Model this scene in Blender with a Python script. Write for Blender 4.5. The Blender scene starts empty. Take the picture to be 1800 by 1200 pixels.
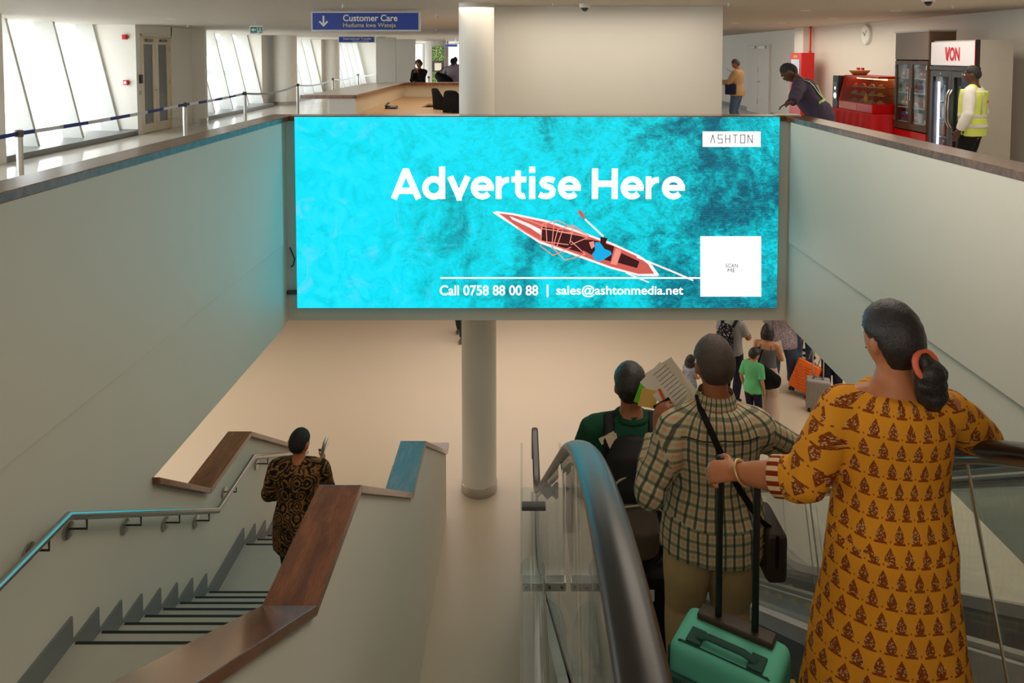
import bpy, bmesh, math, random
from mathutils import Vector, Matrix, noise
from mathutils.bvhtree import BVHTree
random.seed(7)
SC = bpy.context.scene
COL = SC.collection
V = Vector
pi = math.pi

# ------------------------------------------------------------------ camera, world, lamps, exposure
cam_d = bpy.data.cameras.new('camera')
cam_d.sensor_width = 36.0
cam_d.lens = 36.0 * 1300 / 1800
cam_d.shift_x = -17 / 1800
cam_d.shift_y = -440 / 1800
cam_d.clip_start = 0.05
cam_d.clip_end = 400
cam = bpy.data.objects.new('camera', cam_d)
COL.objects.link(cam)
PITCH = math.atan2(65, 1300)
cam.location = (0, 0, 1.85)
cam.rotation_euler = (pi / 2 - PITCH, 0, 0)
SC.camera = cam
cam_d.dof.use_dof = False

world = bpy.data.worlds.new('overcast_sky')
SC.world = world
world.use_nodes = True
bg = world.node_tree.nodes['Background']
bg.inputs[0].default_value = (0.93, 0.97, 1.0, 1)
bg.inputs[1].default_value = 6.0

SC.view_settings.view_transform = 'Standard'
SC.view_settings.look = 'None'
SC.view_settings.gamma = 1
SC.view_settings.use_curve_mapping = False
SC.view_settings.exposure = 0.0
SC.cycles.use_denoising = True
SC.cycles.max_bounces = 8
SC.cycles.transparent_max_bounces = 24
SC.cycles.sample_clamp_indirect = 6.0
SC.cycles.caustics_reflective = False
SC.cycles.caustics_refractive = False


def lamp(name, loc, sx, sy, power, color=(1, .88, .74), rot=(0, 0, 0), spread=pi):
    d = bpy.data.lights.new(name, 'AREA')
    d.shape = 'RECTANGLE'
    d.size = sx
    d.size_y = sy
    d.energy = power
    d.color = color
    d.spread = spread
    o = bpy.data.objects.new(name, d)
    o.location = loc
    o.rotation_euler = rot
    COL.objects.link(o)
    return o


FL = -4.02          # lower floor
CEIL = 2.52         # upper ceiling
SOF = -1.365         # soffit of the upper slab
XL, XR, YF = -2.80, 3.17, 8.80   # the stair well
# unseen area lights under the upper hall ceiling (above and behind the viewpoint, and further down the hall)
lamp('hall_area_light', (1.5, 4.6, 2.46), 1.8, 3.6, 54)  # added to brighten the right well wall, no fixture behind it
lamp('hall_area_light', (0.9, 9.5, 2.46), 3.6, .7, 26)  # added without a fixture to lift the white block and upper column
lamp('hall_area_light', (-.6, -.4, 2.46), 3.0, 1.2, 40)
lamp('hall_area_light', (0.2, -3, 2.46), 4, 2, 50)
lamp('hall_area_light', (5.4, 9.3, 2.46), 1.2, 4.5, 60, (1, .88, .72))
lamp('hall_area_light', (6.2, 16.5, 2.46), 1.0, 6, 70, (1, .88, .72))
lamp('hall_area_light', (-1.8, 16.0, 2.46), 2.5, 5, 60, (1, .9, .76))
lamp('hall_area_light', (-3, 30.0, 2.46), 5, 8, 160)
# unseen area lights under the lower hall ceiling
lamp('lower_area_light', (-6.5, 10.5, SOF - .02), 4, 8, 128, (1, .93, .84))
lamp('lower_area_light', (0, 13.2, SOF - .02), 4.5, 5, 102, (1, .90, .86))  # pinkish light added for the glow of unseen screens across the hall
lamp('lower_area_light', (6.5, 12.5, SOF - .02), 4, 6, 112, (1, .92, .82))
lamp('lower_area_light', (6.0, 4.0, SOF - .02), 3, 6, 60, (1, .95, .88))


# ------------------------------------------------------------------ pixel -> world helpers (photo frame 1800 x 1200)
_c, _s = math.cos(PITCH), math.sin(PITCH)


def _ray(px, py):
    a = (px - 917) / 1300
    b = -(py - 160) / 1300
    return a, _c + b * _s, -_s + b * _c


def atY(px, py, y):
    r = _ray(px, py)
    t = y / r[1]
    return V((r[0] * t, y, 1.85 + r[2] * t))


def atZ(px, py, z):
    r = _ray(px, py)
    t = (z - 1.85) / r[2]
    return V((r[0] * t, r[1] * t, z))


def atX(px, py, x):
    r = _ray(px, py)
    t = x / r[0]
    return V((x, r[1] * t, 1.85 + r[2] * t))


# ------------------------------------------------------------------ mesh builder
def frame(t, side):
    t = t.normalized()
    s = side - t * side.dot(t)
    if s.length < 1e-4:
        s = V((0, 1, 0)) - t * t.y
        if s.length < 1e-3:
            s = V((0, 0, 1)) - t * t.z
    s.normalize()
    return s, t.cross(s)


class MB:
    def __init__(self):
        self.v = []
        self.f = []

    def add(self, vs, fs):
        o = len(self.v)
        self.v += [V(p) for p in vs]
        self.f += [tuple(i + o for i in q) for q in fs]
        return self

    def box(self, x0, y0, z0, x1, y1, z1):
        return self.add([(x0, y0, z0), (x1, y0, z0), (x1, y1, z0), (x0, y1, z0), (x0, y0, z1), (x1, y0, z1), (x1, y1, z1), (x0, y1, z1)],
                        [(3, 2, 1, 0), (4, 5, 6, 7), (0, 1, 5, 4), (1, 2, 6, 5), (2, 3, 7, 6), (3, 0, 4, 7)])

    def obox(self, c, ax, ay, az):
        """oriented box: centre and three half-axis vectors"""
        c, ax, ay, az = V(c), V(ax), V(ay), V(az)
        vs = [c + ax * i + ay * j + az * k for k in (-1, 1) for j in (-1, 1) for i in (-1, 1)]
        return self.add(vs, [(0, 2, 3, 1), (4, 5, 7, 6), (0, 1, 5, 4), (1, 3, 7, 5), (3, 2, 6, 7), (2, 0, 4, 6)])

    def prism(self, poly, axis, a, b):
        """poly: list of 2-D points in the other two axes (ordered), extruded from a to b along axis"""
        n = len(poly)
        def p3(p, h):
            return {'x': (h, p[0], p[1]), 'y': (p[0], h, p[1]), 'z': (p[0], p[1], h)}[axis]
        vs = [p3(p, a) for p in poly] + [p3(p, b) for p in poly]
        fs = [tuple(range(n))[::-1], tuple(range(n, 2 * n))] + [(i, (i + 1) % n, (i + 1) % n + n, i + n) for i in range(n)]
        return self.add(vs, fs)

    def tube(self, pts, rad, n=10, side=(1, 0, 0), cap='round'):
        """swept ellipse through pts; rad: float or (a, b) per point"""
        pts = [V(p) for p in pts]
        if not isinstance(rad, (list,)):
            rad = [rad] * len(pts)
        rad = [(r, r) if not isinstance(r, tuple) else r for r in rad]
        side = V(side)
        tans = []
        for i in range(len(pts)):
            a = pts[max(0, i - 1)]
            b = pts[min(len(pts) - 1, i + 1)]
            tans.append((b - a).normalized())
        P, R, T = list(pts), list(rad), list(tans)
        if cap == 'round':
            for k, sc in ((.55, .83), (.92, .4)):
                m0, m1 = min(rad[0]), min(rad[-1])
                P.insert(0, pts[0] - tans[0] * m0 * k)
                R.insert(0, (rad[0][0] * sc, rad[0][1] * sc))
                T.insert(0, tans[0])
                P.append(pts[-1] + tans[-1] * m1 * k)
                R.append((rad[-1][0] * sc, rad[-1][1] * sc))
                T.append(tans[-1])
        vs, fs = [], []
        sprev = side
        for p, r, t in zip(P, R, T):
            s, b = frame(t, sprev)
            for j in range(n):
                a = 2 * pi * j / n
                vs.append(p + s * r[0] * math.cos(a) + b * r[1] * math.sin(a))
        for i in range(len(P) - 1):
            for j in range(n):
                fs.append((i * n + j, i * n + (j + 1) % n, (i + 1) * n + (j + 1) % n, (i + 1) * n + j))
        fs.append(tuple(range(n))[::-1])
        m = (len(P) - 1) * n
        fs.append(tuple(range(m, m + n)))
        return self.add(vs, fs)

    def cyl(self, p0, p1, r, n=16):
        return self.tube([p0, p1], [r, r], n, cap='flat')

    def lathe(self, prof, c=(0, 0, 0), n=24, axis='z'):
        """prof: list of (r, h)"""
        c = V(c)
        vs, fs = [], []
        for r, h in prof:
            for j in range(n):
                a = 2 * pi * j / n
                x, y = r * math.cos(a), r * math.sin(a)
                vs.append(c + {'z': V((x, y, h)), 'x': V((h, x, y)), 'y': V((y, h, x))}[axis])
        for i in range(len(prof) - 1):
            for j in range(n):
                fs.append((i * n + j, i * n + (j + 1) % n, (i + 1) * n + (j + 1) % n, (i + 1) * n + j))
        if prof[0][0] > 1e-5:
            fs.append(tuple(range(n))[::-1])
        if prof[-1][0] > 1e-5:
            m = (len(prof) - 1) * n
            fs.append(tuple(range(m, m + n)))
        return self.add(vs, fs)

    def ball(self, c, r, nu=14, nv=9, M=None):
        c = V(c)
        if not isinstance(r, (tuple, list, Vector)):
            r = (r, r, r)
        vs = [V((0, 0, -r[2]))]
        for i in range(1, nv):
            ph = -pi / 2 + pi * i / nv
            for j in range(nu):
                a = 2 * pi * j / nu
                vs.append(V((r[0] * math.cos(ph) * math.cos(a), r[1] * math.cos(ph) * math.sin(a), r[2] * math.sin(ph))))
        vs.append(V((0, 0, r[2])))
        if M is not None:
            vs = [M @ p for p in vs]
        vs = [p + c for p in vs]
        fs = []
        for j in range(nu):
            fs.append((0, 1 + (j + 1) % nu, 1 + j))
            fs.append((len(vs) - 1, len(vs) - 1 - nu + j, len(vs) - 1 - nu + (j + 1) % nu))
        for i in range(nv - 2):
            for j in range(nu):
                a = 1 + i * nu + j
                b = 1 + i * nu + (j + 1) % nu
                fs.append((a, b, b + nu, a + nu))
        return self.add(vs, fs)

    def mesh(self, name='m'):
        me = bpy.data.meshes.new(name)
        me.from_pydata([tuple(p) for p in self.v], [], self.f)
        me.update()
        return me


def fix(me, bevel=0.0, seg=2, smooth=False, weld=True):
    bm = bmesh.new()
    bm.from_mesh(me)
    if weld:
        bmesh.ops.remove_doubles(bm, verts=bm.verts, dist=1e-5)
    bmesh.ops.recalc_face_normals(bm, faces=bm.faces)
    if bevel > 0:
        es = [e for e in bm.edges if len(e.link_faces) == 2 and e.calc_face_angle(0) > 0.5]
        bmesh.ops.bevel(bm, geom=es, offset=bevel, segments=seg, profile=.6, affect='EDGES', clamp_overlap=True)
    bm.to_mesh(me)
    bm.free()
    if smooth:
        for p in me.polygons:
            p.use_smooth = True
        if smooth == 'auto':
            me.set_sharp_from_angle(angle=math.radians(35))
    return me


def link(name, me, mat, parent=None, kind=None):
    o = bpy.data.objects.new(name, me)
    if mat is not None and not me.materials:
        for m in (mat if isinstance(mat, (list, tuple)) else [mat]):
            me.materials.append(m)
    COL.objects.link(o)
    if parent is not None:
        o.parent = parent
    if kind:
        o['kind'] = kind
    return o


def root_loc(o):
    p = V((0, 0, 0))
    while o is not None:
        p = p + o.location
        o = o.parent
    return p


def part(name, mb, mat, parent=None, bevel=0.0, seg=2, smooth=False, kind=None, label=None, world_co=True):
    """one mesh object; geometry of a child is given in world coordinates unless world_co is False"""
    me = mb.mesh(name) if isinstance(mb, MB) else mb
    if parent is not None and world_co:
        off = root_loc(parent)
        me.transform(Matrix.Translation(-off))
    fix(me, bevel, seg, smooth)
    o = link(name, me, mat, parent, kind)
    if label:
        o['label'] = label
    return o


def struct(name, mb, mat, bevel=0.0, parent=None, smooth=False):
    return part(name, mb, mat, parent, bevel, smooth=smooth, kind='structure' if parent is None else None)


def thing(name, label, cat, loc=(0, 0, 0), group=None, rz=0.0):
    o = bpy.data.objects.new(name, None)
    o.empty_display_size = .1
    o.location = loc
    o.rotation_euler = (0, 0, rz)
    COL.objects.link(o)
    o['label'] = label
    o['category'] = cat
    if group:
        o['group'] = group
    return o


def tag(o, label, cat, group=None):
    o['label'] = label
    o['category'] = cat
    if group:
        o['group'] = group
    return o


def dup(root, loc, label=None, group=None, rz=None):
    r = root.copy()
    COL.objects.link(r)
    r.location = loc
    if rz is not None:
        r.rotation_euler = (0, 0, rz)
    if label:
        r['label'] = label
    if group:
        r['group'] = group
    for ch in list(root.children):
        c = ch.copy()
        COL.objects.link(c)
        c.parent = r
        for g in ch.children:
            d = g.copy()
            COL.objects.link(d)
            d.parent = c
    return r


def evaluated(me, mods):
    """run modifiers on a temporary object and return the resulting mesh"""
    o = bpy.data.objects.new('tmp', me)
    COL.objects.link(o)
    for t, kw in mods:
        m = o.modifiers.new(t, t)
        for k, v in kw.items():
            setattr(m, k, v)
    dg = bpy.context.evaluated_depsgraph_get()
    dg.update()
    out = bpy.data.meshes.new_from_object(o.evaluated_get(dg))
    bpy.data.objects.remove(o)
    return out


def remesh(mb, voxel, smooth=3, fac=.5):
    me = fix(mb.mesh(), weld=False)
    mods = [('REMESH', dict(mode='VOXEL', voxel_size=voxel, use_smooth_shade=True))]
    if smooth:
        mods.append(('SMOOTH', dict(iterations=smooth, factor=fac)))
    return evaluated(me, mods)


def text_mb(txt, height=None, width=None, bold=0.0, extrude=.001, align='LEFT', spacing=1.0, shear=0.0):
    """built-in font; returns MB in the xy plane, cap height / overall width as asked"""
    cu = bpy.data.curves.new('txt', 'FONT')
    cu.body = txt
    cu.size = 1
    cu.offset = bold
    cu.extrude = 0
    cu.resolution_u = 4
    cu.space_character = spacing
    cu.shear = shear
    o = bpy.data.objects.new('tmp', cu)
    COL.objects.link(o)
    dg = bpy.context.evaluated_depsgraph_get()
    dg.update()
    me = bpy.data.meshes.new_from_object(o.evaluated_get(dg))
    bpy.data.objects.remove(o)
    vs = [v.co.copy() for v in me.vertices]
    fs = [tuple(p.vertices) for p in me.polygons]
    x0 = min(v.x for v in vs)
    x1 = max(v.x for v in vs)
    y0 = min(v.y for v in vs)
    y1 = max(v.y for v in vs)
    sx = width / (x1 - x0) if width else height / (y1 - y0)
    sy = height / (y1 - y0) if height else sx
    mb = MB()
    mb.add([((v.x - x0) * sx, (v.y - y0) * sy, 0) for v in vs], fs)
    return mb


def place(mb, o, ex, ey):
    """map xy-plane geometry to origin o with axis vectors ex, ey (ez = ex x ey)"""
    o, ex, ey = V(o), V(ex), V(ey)
    ez = ex.cross(ey)
    mb.v = [o + ex * p.x + ey * p.y + ez * p.z for p in mb.v]
    return mb

# ------------------------------------------------------------------ materials
def lin(c):
    return tuple(((x / 255) / 12.92 if x / 255 <= .04045 else ((x / 255 + .055) / 1.055) ** 2.4) for x in c)


class S:
    """a shader socket with arithmetic"""
    def __init__(self, nt, sock):
        self.nt, self.s = nt, sock

    def _m(self, op, *a):
        n = self.nt.nodes.new('ShaderNodeMath')
        n.operation = op
        for i, x in enumerate((self,) + a):
            if isinstance(x, S):
                self.nt.links.new(x.s, n.inputs[i])
            else:
                n.inputs[i].default_value = x
        return S(self.nt, n.outputs[0])

    def __add__(self, o): return self._m('ADD', o)
    def __sub__(self, o): return self._m('SUBTRACT', o)
    def __mul__(self, o): return self._m('MULTIPLY', o)
    def __truediv__(self, o): return self._m('DIVIDE', o)
    def frac(self): return self._m('FRACT')
    def floor(self): return self._m('FLOOR')
    def abs(self): return self._m('ABSOLUTE')
    def sin(self): return self._m('SINE')
    def sqrt(self): return self._m('SQRT')
    def lt(self, o): return self._m('LESS_THAN', o)
    def gt(self, o): return self._m('GREATER_THAN', o)
    def min(self, o): return self._m('MINIMUM', o)
    def max(self, o): return self._m('MAXIMUM', o)
    def mod(self, o): return self._m('FLOORED_MODULO', o)

    def step(self, a, b):
        n = self.nt.nodes.new('ShaderNodeMapRange')
        n.interpolation_type = 'SMOOTHSTEP'
        self.nt.links.new(self.s, n.inputs[0])
        n.inputs[1].default_value = a
        n.inputs[2].default_value = b
        return S(self.nt, n.outputs[0])


class Mat:
    def __init__(self, name, rough=.5, metal=0.0, spec=.5):
        self.m = bpy.data.materials.new(name)
        self.m.use_nodes = True
        self.nt = self.m.node_tree
        self.b = self.nt.nodes['Principled BSDF']
        self.b.inputs['Roughness'].default_value = rough
        self.b.inputs['Metallic'].default_value = metal
        self.b.inputs['Specular IOR Level'].default_value = spec

    def coords(self, kind='Object'):
        n = self.nt.nodes.new('ShaderNodeTexCoord')
        return n.outputs[kind]

    def xyz(self, kind='Object'):
        n = self.nt.nodes.new('ShaderNodeSeparateXYZ')
        self.nt.links.new(self.coords(kind), n.inputs[0])
        return [S(self.nt, n.outputs[i]) for i in range(3)]

    def comb(self, x, y, z):
        n = self.nt.nodes.new('ShaderNodeCombineXYZ')
        for i, a in enumerate((x, y, z)):
            if isinstance(a, S):
                self.nt.links.new(a.s, n.inputs[i])
            else:
                n.inputs[i].default_value = a
        return n.outputs[0]

    def noise(self, scale, detail=3, vec=None, dist=0.0, rough=.5, stretch=None, kind='Object'):
        n = self.nt.nodes.new('ShaderNodeTexNoise')
        n.inputs['Scale'].default_value = scale
        n.inputs['Detail'].default_value = detail
        n.inputs['Distortion'].default_value = dist
        n.inputs['Roughness'].default_value = rough
        v = vec if vec is not None else self.coords(kind)
        if stretch:
            mp = self.nt.nodes.new('ShaderNodeMapping')
            mp.inputs['Scale'].default_value = stretch
            self.nt.links.new(v, mp.inputs[0])
            v = mp.outputs[0]
        self.nt.links.new(v, n.inputs['Vector'])
        return S(self.nt, n.outputs['Fac'])

    def voronoi(self, scale, vec=None, feature='F1', kind='Object'):
        n = self.nt.nodes.new('ShaderNodeTexVoronoi')
        n.feature = feature
        n.inputs['Scale'].default_value = scale
        self.nt.links.new(vec if vec is not None else self.coords(kind), n.inputs['Vector'])
        return S(self.nt, n.outputs['Distance'])

    def mix(self, fac, a, b):
        n = self.nt.nodes.new('ShaderNodeMix')
        n.data_type = 'RGBA'
        for i, x in ((0, fac), (6, a), (7, b)):
            if isinstance(x, S):
                self.nt.links.new(x.s, n.inputs[i])
            elif isinstance(x, tuple):
                n.inputs[i].default_value = (*x, 1)
            else:
                n.inputs[i].default_value = x
        return S(self.nt, n.outputs[2])

    def ramp(self, fac, stops):
        n = self.nt.nodes.new('ShaderNodeValToRGB')
        self.nt.links.new(fac.s, n.inputs[0])
        e = n.color_ramp.elements
        while len(e) < len(stops):
            e.new(.5)
        for i, (p, c) in enumerate(stops):
            e[i].position = p
            e[i].color = (*c, 1)
        return S(self.nt, n.outputs[0])

    def color(self, c):
        if isinstance(c, S):
            self.nt.links.new(c.s, self.b.inputs['Base Color'])
        else:
            self.b.inputs['Base Color'].default_value = (*c, 1)
        return self

    def rough(self, s):
        self.nt.links.new(s.s, self.b.inputs['Roughness'])
        return self

    def bump(self, h, strength=.3, dist=.01):
        n = self.nt.nodes.new('ShaderNodeBump')
        n.inputs['Strength'].default_value = strength
        n.inputs['Distance'].default_value = dist
        self.nt.links.new(h.s, n.inputs['Height'])
        self.nt.links.new(n.outputs[0], self.b.inputs['Normal'])
        return self

    def emit(self, c, strength):
        if isinstance(c, S):
            self.nt.links.new(c.s, self.b.inputs['Emission Color'])
        else:
            self.b.inputs['Emission Color'].default_value = (*c, 1)
        self.b.inputs['Emission Strength'].default_value = strength
        return self


def plain(name, rgb, rough=.5, metal=0.0, var=.06, nscale=6, bump=0.0, bscale=60, spec=.5):
    """one colour with faint procedural variation"""
    m = Mat(name, rough, metal, spec)
    c = lin(rgb)
    n = m.noise(nscale, 4)
    lo = tuple(x * (1 - var) for x in c)
    hi = tuple(min(1, x * (1 + var)) for x in c)
    m.color(m.mix(n, lo, hi))
    if bump:
        m.bump(m.noise(bscale, 3), bump, .004)
    return m.m


def glass(name, tint=(.93, .97, .96), refl=1.0, rough=.02, haze=0.0):
    """thin sheet: see-through plus Fresnel mirror"""
    m = bpy.data.materials.new(name)
    m.use_nodes = True
    nt = m.node_tree
    nt.nodes.remove(nt.nodes['Principled BSDF'])
    out = nt.nodes['Material Output']
    tr = nt.nodes.new('ShaderNodeBsdfTransparent')
    tr.inputs[0].default_value = (*tint, 1)
    gl = nt.nodes.new('ShaderNodeBsdfGlossy')
    gl.inputs['Roughness'].default_value = rough
    lw = nt.nodes.new('ShaderNodeLayerWeight')
    lw.inputs[0].default_value = .5
    pw = nt.nodes.new('ShaderNodeMath')
    pw.operation = 'POWER'
    pw.inputs[1].default_value = 5.0
    nt.links.new(lw.outputs['Facing'], pw.inputs[0])
    mu = nt.nodes.new('ShaderNodeMath')
    mu.operation = 'MULTIPLY_ADD'
    mu.inputs[1].default_value = .9 * refl
    mu.inputs[2].default_value = .045 * refl
    nt.links.new(pw.outputs[0], mu.inputs[0])
    mx = nt.nodes.new('ShaderNodeMixShader')
    nt.links.new(mu.outputs[0], mx.inputs[0])
    nt.links.new(tr.outputs[0], mx.inputs[1])
    nt.links.new(gl.outputs[0], mx.inputs[2])
    last = mx.outputs[0]
    if haze:
        df = nt.nodes.new('ShaderNodeBsdfDiffuse')
        df.inputs[0].default_value = (.9, .92, .9, 1)
        m2 = nt.nodes.new('ShaderNodeMixShader')
        m2.inputs[0].default_value = haze
        nt.links.new(last, m2.inputs[1])
        nt.links.new(df.outputs[0], m2.inputs[2])
        last = m2.outputs[0]
    nt.links.new(last, out.inputs[0])
    return m


def glow(name, rgb, strength):
    m = Mat(name, .4)
    m.color(lin(rgb))
    m.emit(lin(rgb), strength)
    return m.m


WHITE = plain('white_wall_paint', (232, 228, 218), .55, var=.03, nscale=1.2, bump=.03, bscale=90)
WALLG = plain('void_wall_paint', (230, 222, 206), .5, var=.035, nscale=.9, bump=.03, bscale=80)
CEILM = plain('ceiling_paint', (196, 186, 172), .7, var=.05, nscale=1.0)
CREAM = plain('cream_panel', (232, 218, 192), .45, var=.03)
STEEL = plain('brushed_steel', (190, 188, 182), .28, 1.0, var=.05, nscale=40)
DARKSTEEL = plain('dark_metal', (92, 90, 88), .35, .8)
BLACK = plain('black_plastic', (22, 22, 23), .45)
RUBBER = plain('black_rubber', (36, 31, 28), .30, spec=.5, var=.2, nscale=40)
GREYP = plain('grey_plastic', (120, 122, 120), .5)
SKIRT = plain('grey_skirting_tile', (128, 130, 128), .4, var=.08)
TREAD = plain('stair_tread_stone', (196, 188, 172), .35, var=.05, nscale=12)
NOSE = plain('black_nosing', (24, 28, 28), .6)
RED = plain('red_enamel', (200, 12, 14), .35, var=.08)
REDCLOTH = plain('red_table_cloth', (196, 14, 20), .75, var=.12, nscale=3, bump=.2, bscale=9)
GREYCAB = plain('grey_cabinet_side', (176, 170, 160), .5)
BROWNCAB = plain('brown_cabinet', (84, 62, 46), .4, var=.15, nscale=5)
BLUESIGN = plain('blue_sign_face', (46, 74, 168), .4, var=.02)
SIGNFRAME = plain('pale_sign_frame', (214, 214, 222), .4)
LETTER = plain('white_lettering', (242, 242, 236), .5, var=.01)
LETTERY = plain('pale_yellow_lettering', (222, 210, 150), .5, var=.01)
GLASS = glass('clear_glass')
ACRYL = glass('clear_acrylic', (.93, .96, .95), 1.2, .03, .06)
PANE = glass('window_pane', (.97, .985, .99), .6)
FRAMEW = plain('white_window_frame', (206, 206, 200), .5)


def floor_mat(name, rgb, rough, var=.05):
    m = Mat(name, rough)
    c = lin(rgb)
    a = m.noise(.5, 4)
    b = m.noise(55, 2)
    k = a * .7 + b * .3
    m.color(m.mix(k, tuple(x * (1 - var) for x in c), tuple(min(1, x * (1 + var)) for x in c)))
    m.rough(m.noise(1.1, 3) * .12 + (rough - .06))
    return m.m


FLOORLOW = floor_mat('beige_resin_floor', (214, 198, 174), .34)
FLOORUP = floor_mat('glossy_white_floor', (218, 212, 202), .12)


def wood_mat(name, dark, light, rough=.22, axis=(1, 1, 1), scale=3.0, coat=0.0):
    m = Mat(name, rough, spec=.6)
    g = m.noise(scale, 6, stretch=axis, dist=.8, rough=.62)
    f = m.noise(scale * 9, 3, stretch=axis)
    k = g * .75 + f * .25
    m.color(m.ramp(k, [(.30, lin(dark)), (.5, lin(tuple((a + b) / 2 for a, b in zip(dark, light)))), (.72, lin(light))]))
    m.bump(f, .05, .003)
    m.b.inputs['Coat Weight'].default_value = coat
    m.b.inputs['Coat Roughness'].default_value = .12
    return m.m


WOOD = wood_mat('varnished_hardwood', (88, 46, 24), (164, 98, 56), .2, (5, .7, 2), coat=.5)
WOODX = wood_mat('varnished_hardwood_cap', (88, 50, 30), (150, 98, 62), .2, (.7, 5, 2))
DESK = wood_mat('light_desk_laminate', (196, 154, 108), (216, 178, 132), .4, (.7, 4, 2))


# fabrics and skin
def fabric(name, rgb, var=.12, rough=.85, weave=.15):
    m = Mat(name, rough, spec=.2)
    c = lin(rgb)
    n = m.noise(9, 4)
    m.color(m.mix(n, tuple(x * (1 - var) for x in c), tuple(min(1, x * (1 + var)) for x in c)))
    m.bump(m.noise(260, 2), weave, .002)
    return m.m


def skin(name, rgb):
    m = Mat(name, .48, spec=.4)
    c = lin(rgb)
    n = m.noise(14, 4)
    m.color(m.mix(n, tuple(x * .86 for x in c), tuple(min(1, x * 1.1) for x in c)))
    m.b.inputs['Subsurface Weight'].default_value = .08
    m.b.inputs['Subsurface Radius'].default_value = (.012, .005, .003)
    m.bump(m.noise(180, 2), .1, .001)
    return m.m


SK_W = skin('skin_warm_brown', (186, 118, 78))
SK_B = skin('skin_brown', (158, 98, 66))
SK_D = skin('skin_dark_brown', (84, 54, 40))
SK_L = skin('skin_tan', (204, 146, 108))


def hair_mat(name, rgb, rough=.38):
    m = Mat(name, rough, spec=.5)
    c = lin(rgb)
    n = m.noise(95, 4, stretch=(1, 1, .25), rough=.7)
    m.color(m.mix(n, tuple(x * .45 for x in c), tuple(x * 1.7 for x in c)))
    m.bump(n * .6 + m.noise(190, 2) * .4, .9, .006)
    return m.m


HAIR = hair_mat('black_hair', (34, 29, 27))
HAIRG = hair_mat('greying_hair', (66, 55, 48), .6)
HAIRC = hair_mat('cropped_black_hair', (26, 23, 22), .7)


def uvs(m):
    n = m.nt.nodes.new('ShaderNodeUVMap')
    n.uv_map = 'UVMap'
    s = m.nt.nodes.new('ShaderNodeSeparateXYZ')
    m.nt.links.new(n.outputs[0], s.inputs[0])
    return S(m.nt, s.outputs[0]), S(m.nt, s.outputs[1]), n.outputs[0]


def plaid_mat():
    m = Mat('checked_shirt_cotton', .85, spec=.2)
    u, v, uv = uvs(m)
    wob = m.noise(7, 2, vec=uv) * .006 - .003
    P = .046
    def band(c, lo, hi):
        f = ((c + wob) / P + 50.0).frac()
        return f.step(lo - .04, lo + .04) * (S._m(f, 'MULTIPLY', -1.0) + hi + .04).step(0, .08)
    du, dv = band(u, .05, .31), band(v, .06, .34)
    ou, ov = band(u, .56, .86), band(v, .60, .84)
    base = lin((180, 182, 146))
    c = m.mix((ou + ov) * .42, base, lin((196, 130, 98)))
    c = m.mix((du * .9 + dv * .62)._m('MINIMUM', .92), c, lin((16, 28, 18)))
    both = du * dv
    c = m.mix(both * .75, c, lin((12, 16, 14)))
    fine = ((u / .0046).frac().gt(.5) + (v / .0046).frac().gt(.5)) * .08
    c = m.mix(fine, c, lin((226, 218, 192)))
    m.color(c)
    m.bump(m.noise(320, 2), .15, .002)
    return m.m


def kurta_mat():
    m = Mat('block_printed_mustard_cotton', .85, spec=.2)
    u, v, uv = uvs(m)
    PX_, PY_ = .070, .066
    row = (v / PY_ + 40).floor()
    fu = (u / PX_ + 40 + row.mod(2.0) * .5).frac() - .5
    fv = (v / PY_ + 40).frac() - .5
    x = fu * PX_
    y = fv * PY_
    # bush-shaped motif: round body with a pointed crown on a leafy foot
    bx = x / .0185
    by = (y + .001) / .0185
    inside = (bx * bx + by * by).lt(1.0)
    crown = (x.abs() - (y * -.62 + .0215)).lt(0) * y.gt(.008) * y.lt(.031)
    base = (x.abs().lt(.0225)) * y.gt(-.0235) * y.lt(-.0165)
    tip = (x * x + (y - .030) * (y - .030)).lt(.0030 ** 2)
    mot = inside.max(base).max(tip).max(crown)
    nz = m.noise(420, 3, vec=uv)
    mot = mot * nz.step(.33, .45)
    dots = m.voronoi(150, vec=uv)
    wht = (dots.lt(.36)) * (bx * bx + by * by).lt(1.25) * y.gt(-.012)
    nb = m.noise(5, 3, vec=uv)
    col = m.mix(nb, lin((216, 138, 26)), lin((234, 162, 46)))
    col = m.mix(mot * .93, col, lin((112, 30, 8)))
    col = m.mix(wht * .8, col, lin((214, 178, 132)))
    # fallen small dots between the motifs
    fu2 = (u / PX_ + 40.5 + row.mod(2.0) * .5).frac() - .5
    x2 = fu2 * PX_
    d2 = (x2 * x2 + (y + .016) * (y + .016)).lt(.0032 ** 2)
    col = m.mix(d2 * .8, col, lin((112, 30, 8)))
    m.color(col)
    m.bump(m.noise(300, 2), .15, .002)
    return m.m


def batik_mat():
    m = Mat('batik_print_cotton', .8, spec=.25)
    u, v, uv = uvs(m)
    d = m.voronoi(9, vec=uv)
    n = m.noise(17, 3, vec=uv, dist=2.2)
    ring = ((d * 34 + n * 6).sin() * .5) + .5
    g = m.noise(9, 2, vec=uv)
    k = ring.step(.35, .7) * n.step(.34, .46)
    c = m.mix(k, lin((30, 22, 16)), lin((150, 106, 58)))
    c = m.mix(g.step(.5, .64) * .6, c, lin((24, 18, 14)))
    m.color(c)
    return m.m


def stripe_cuff():
    m = Mat('striped_cuff_cotton', .85, spec=.2)
    u, v, uv = uvs(m)
    f = ((u / .030) + 50).frac()
    c = m.mix(f.gt(.5), lin((214, 186, 140)), lin((132, 40, 14)))
    m.color(c)
    return m.m


def speckle_fabric(name, a, b, scale=90, th=.5):
    m = Mat(name, .85, spec=.2)
    n = m.noise(scale, 2)
    m.color(m.mix(n.step(th - .06, th + .06), lin(a), lin(b)))
    return m.m


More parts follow.
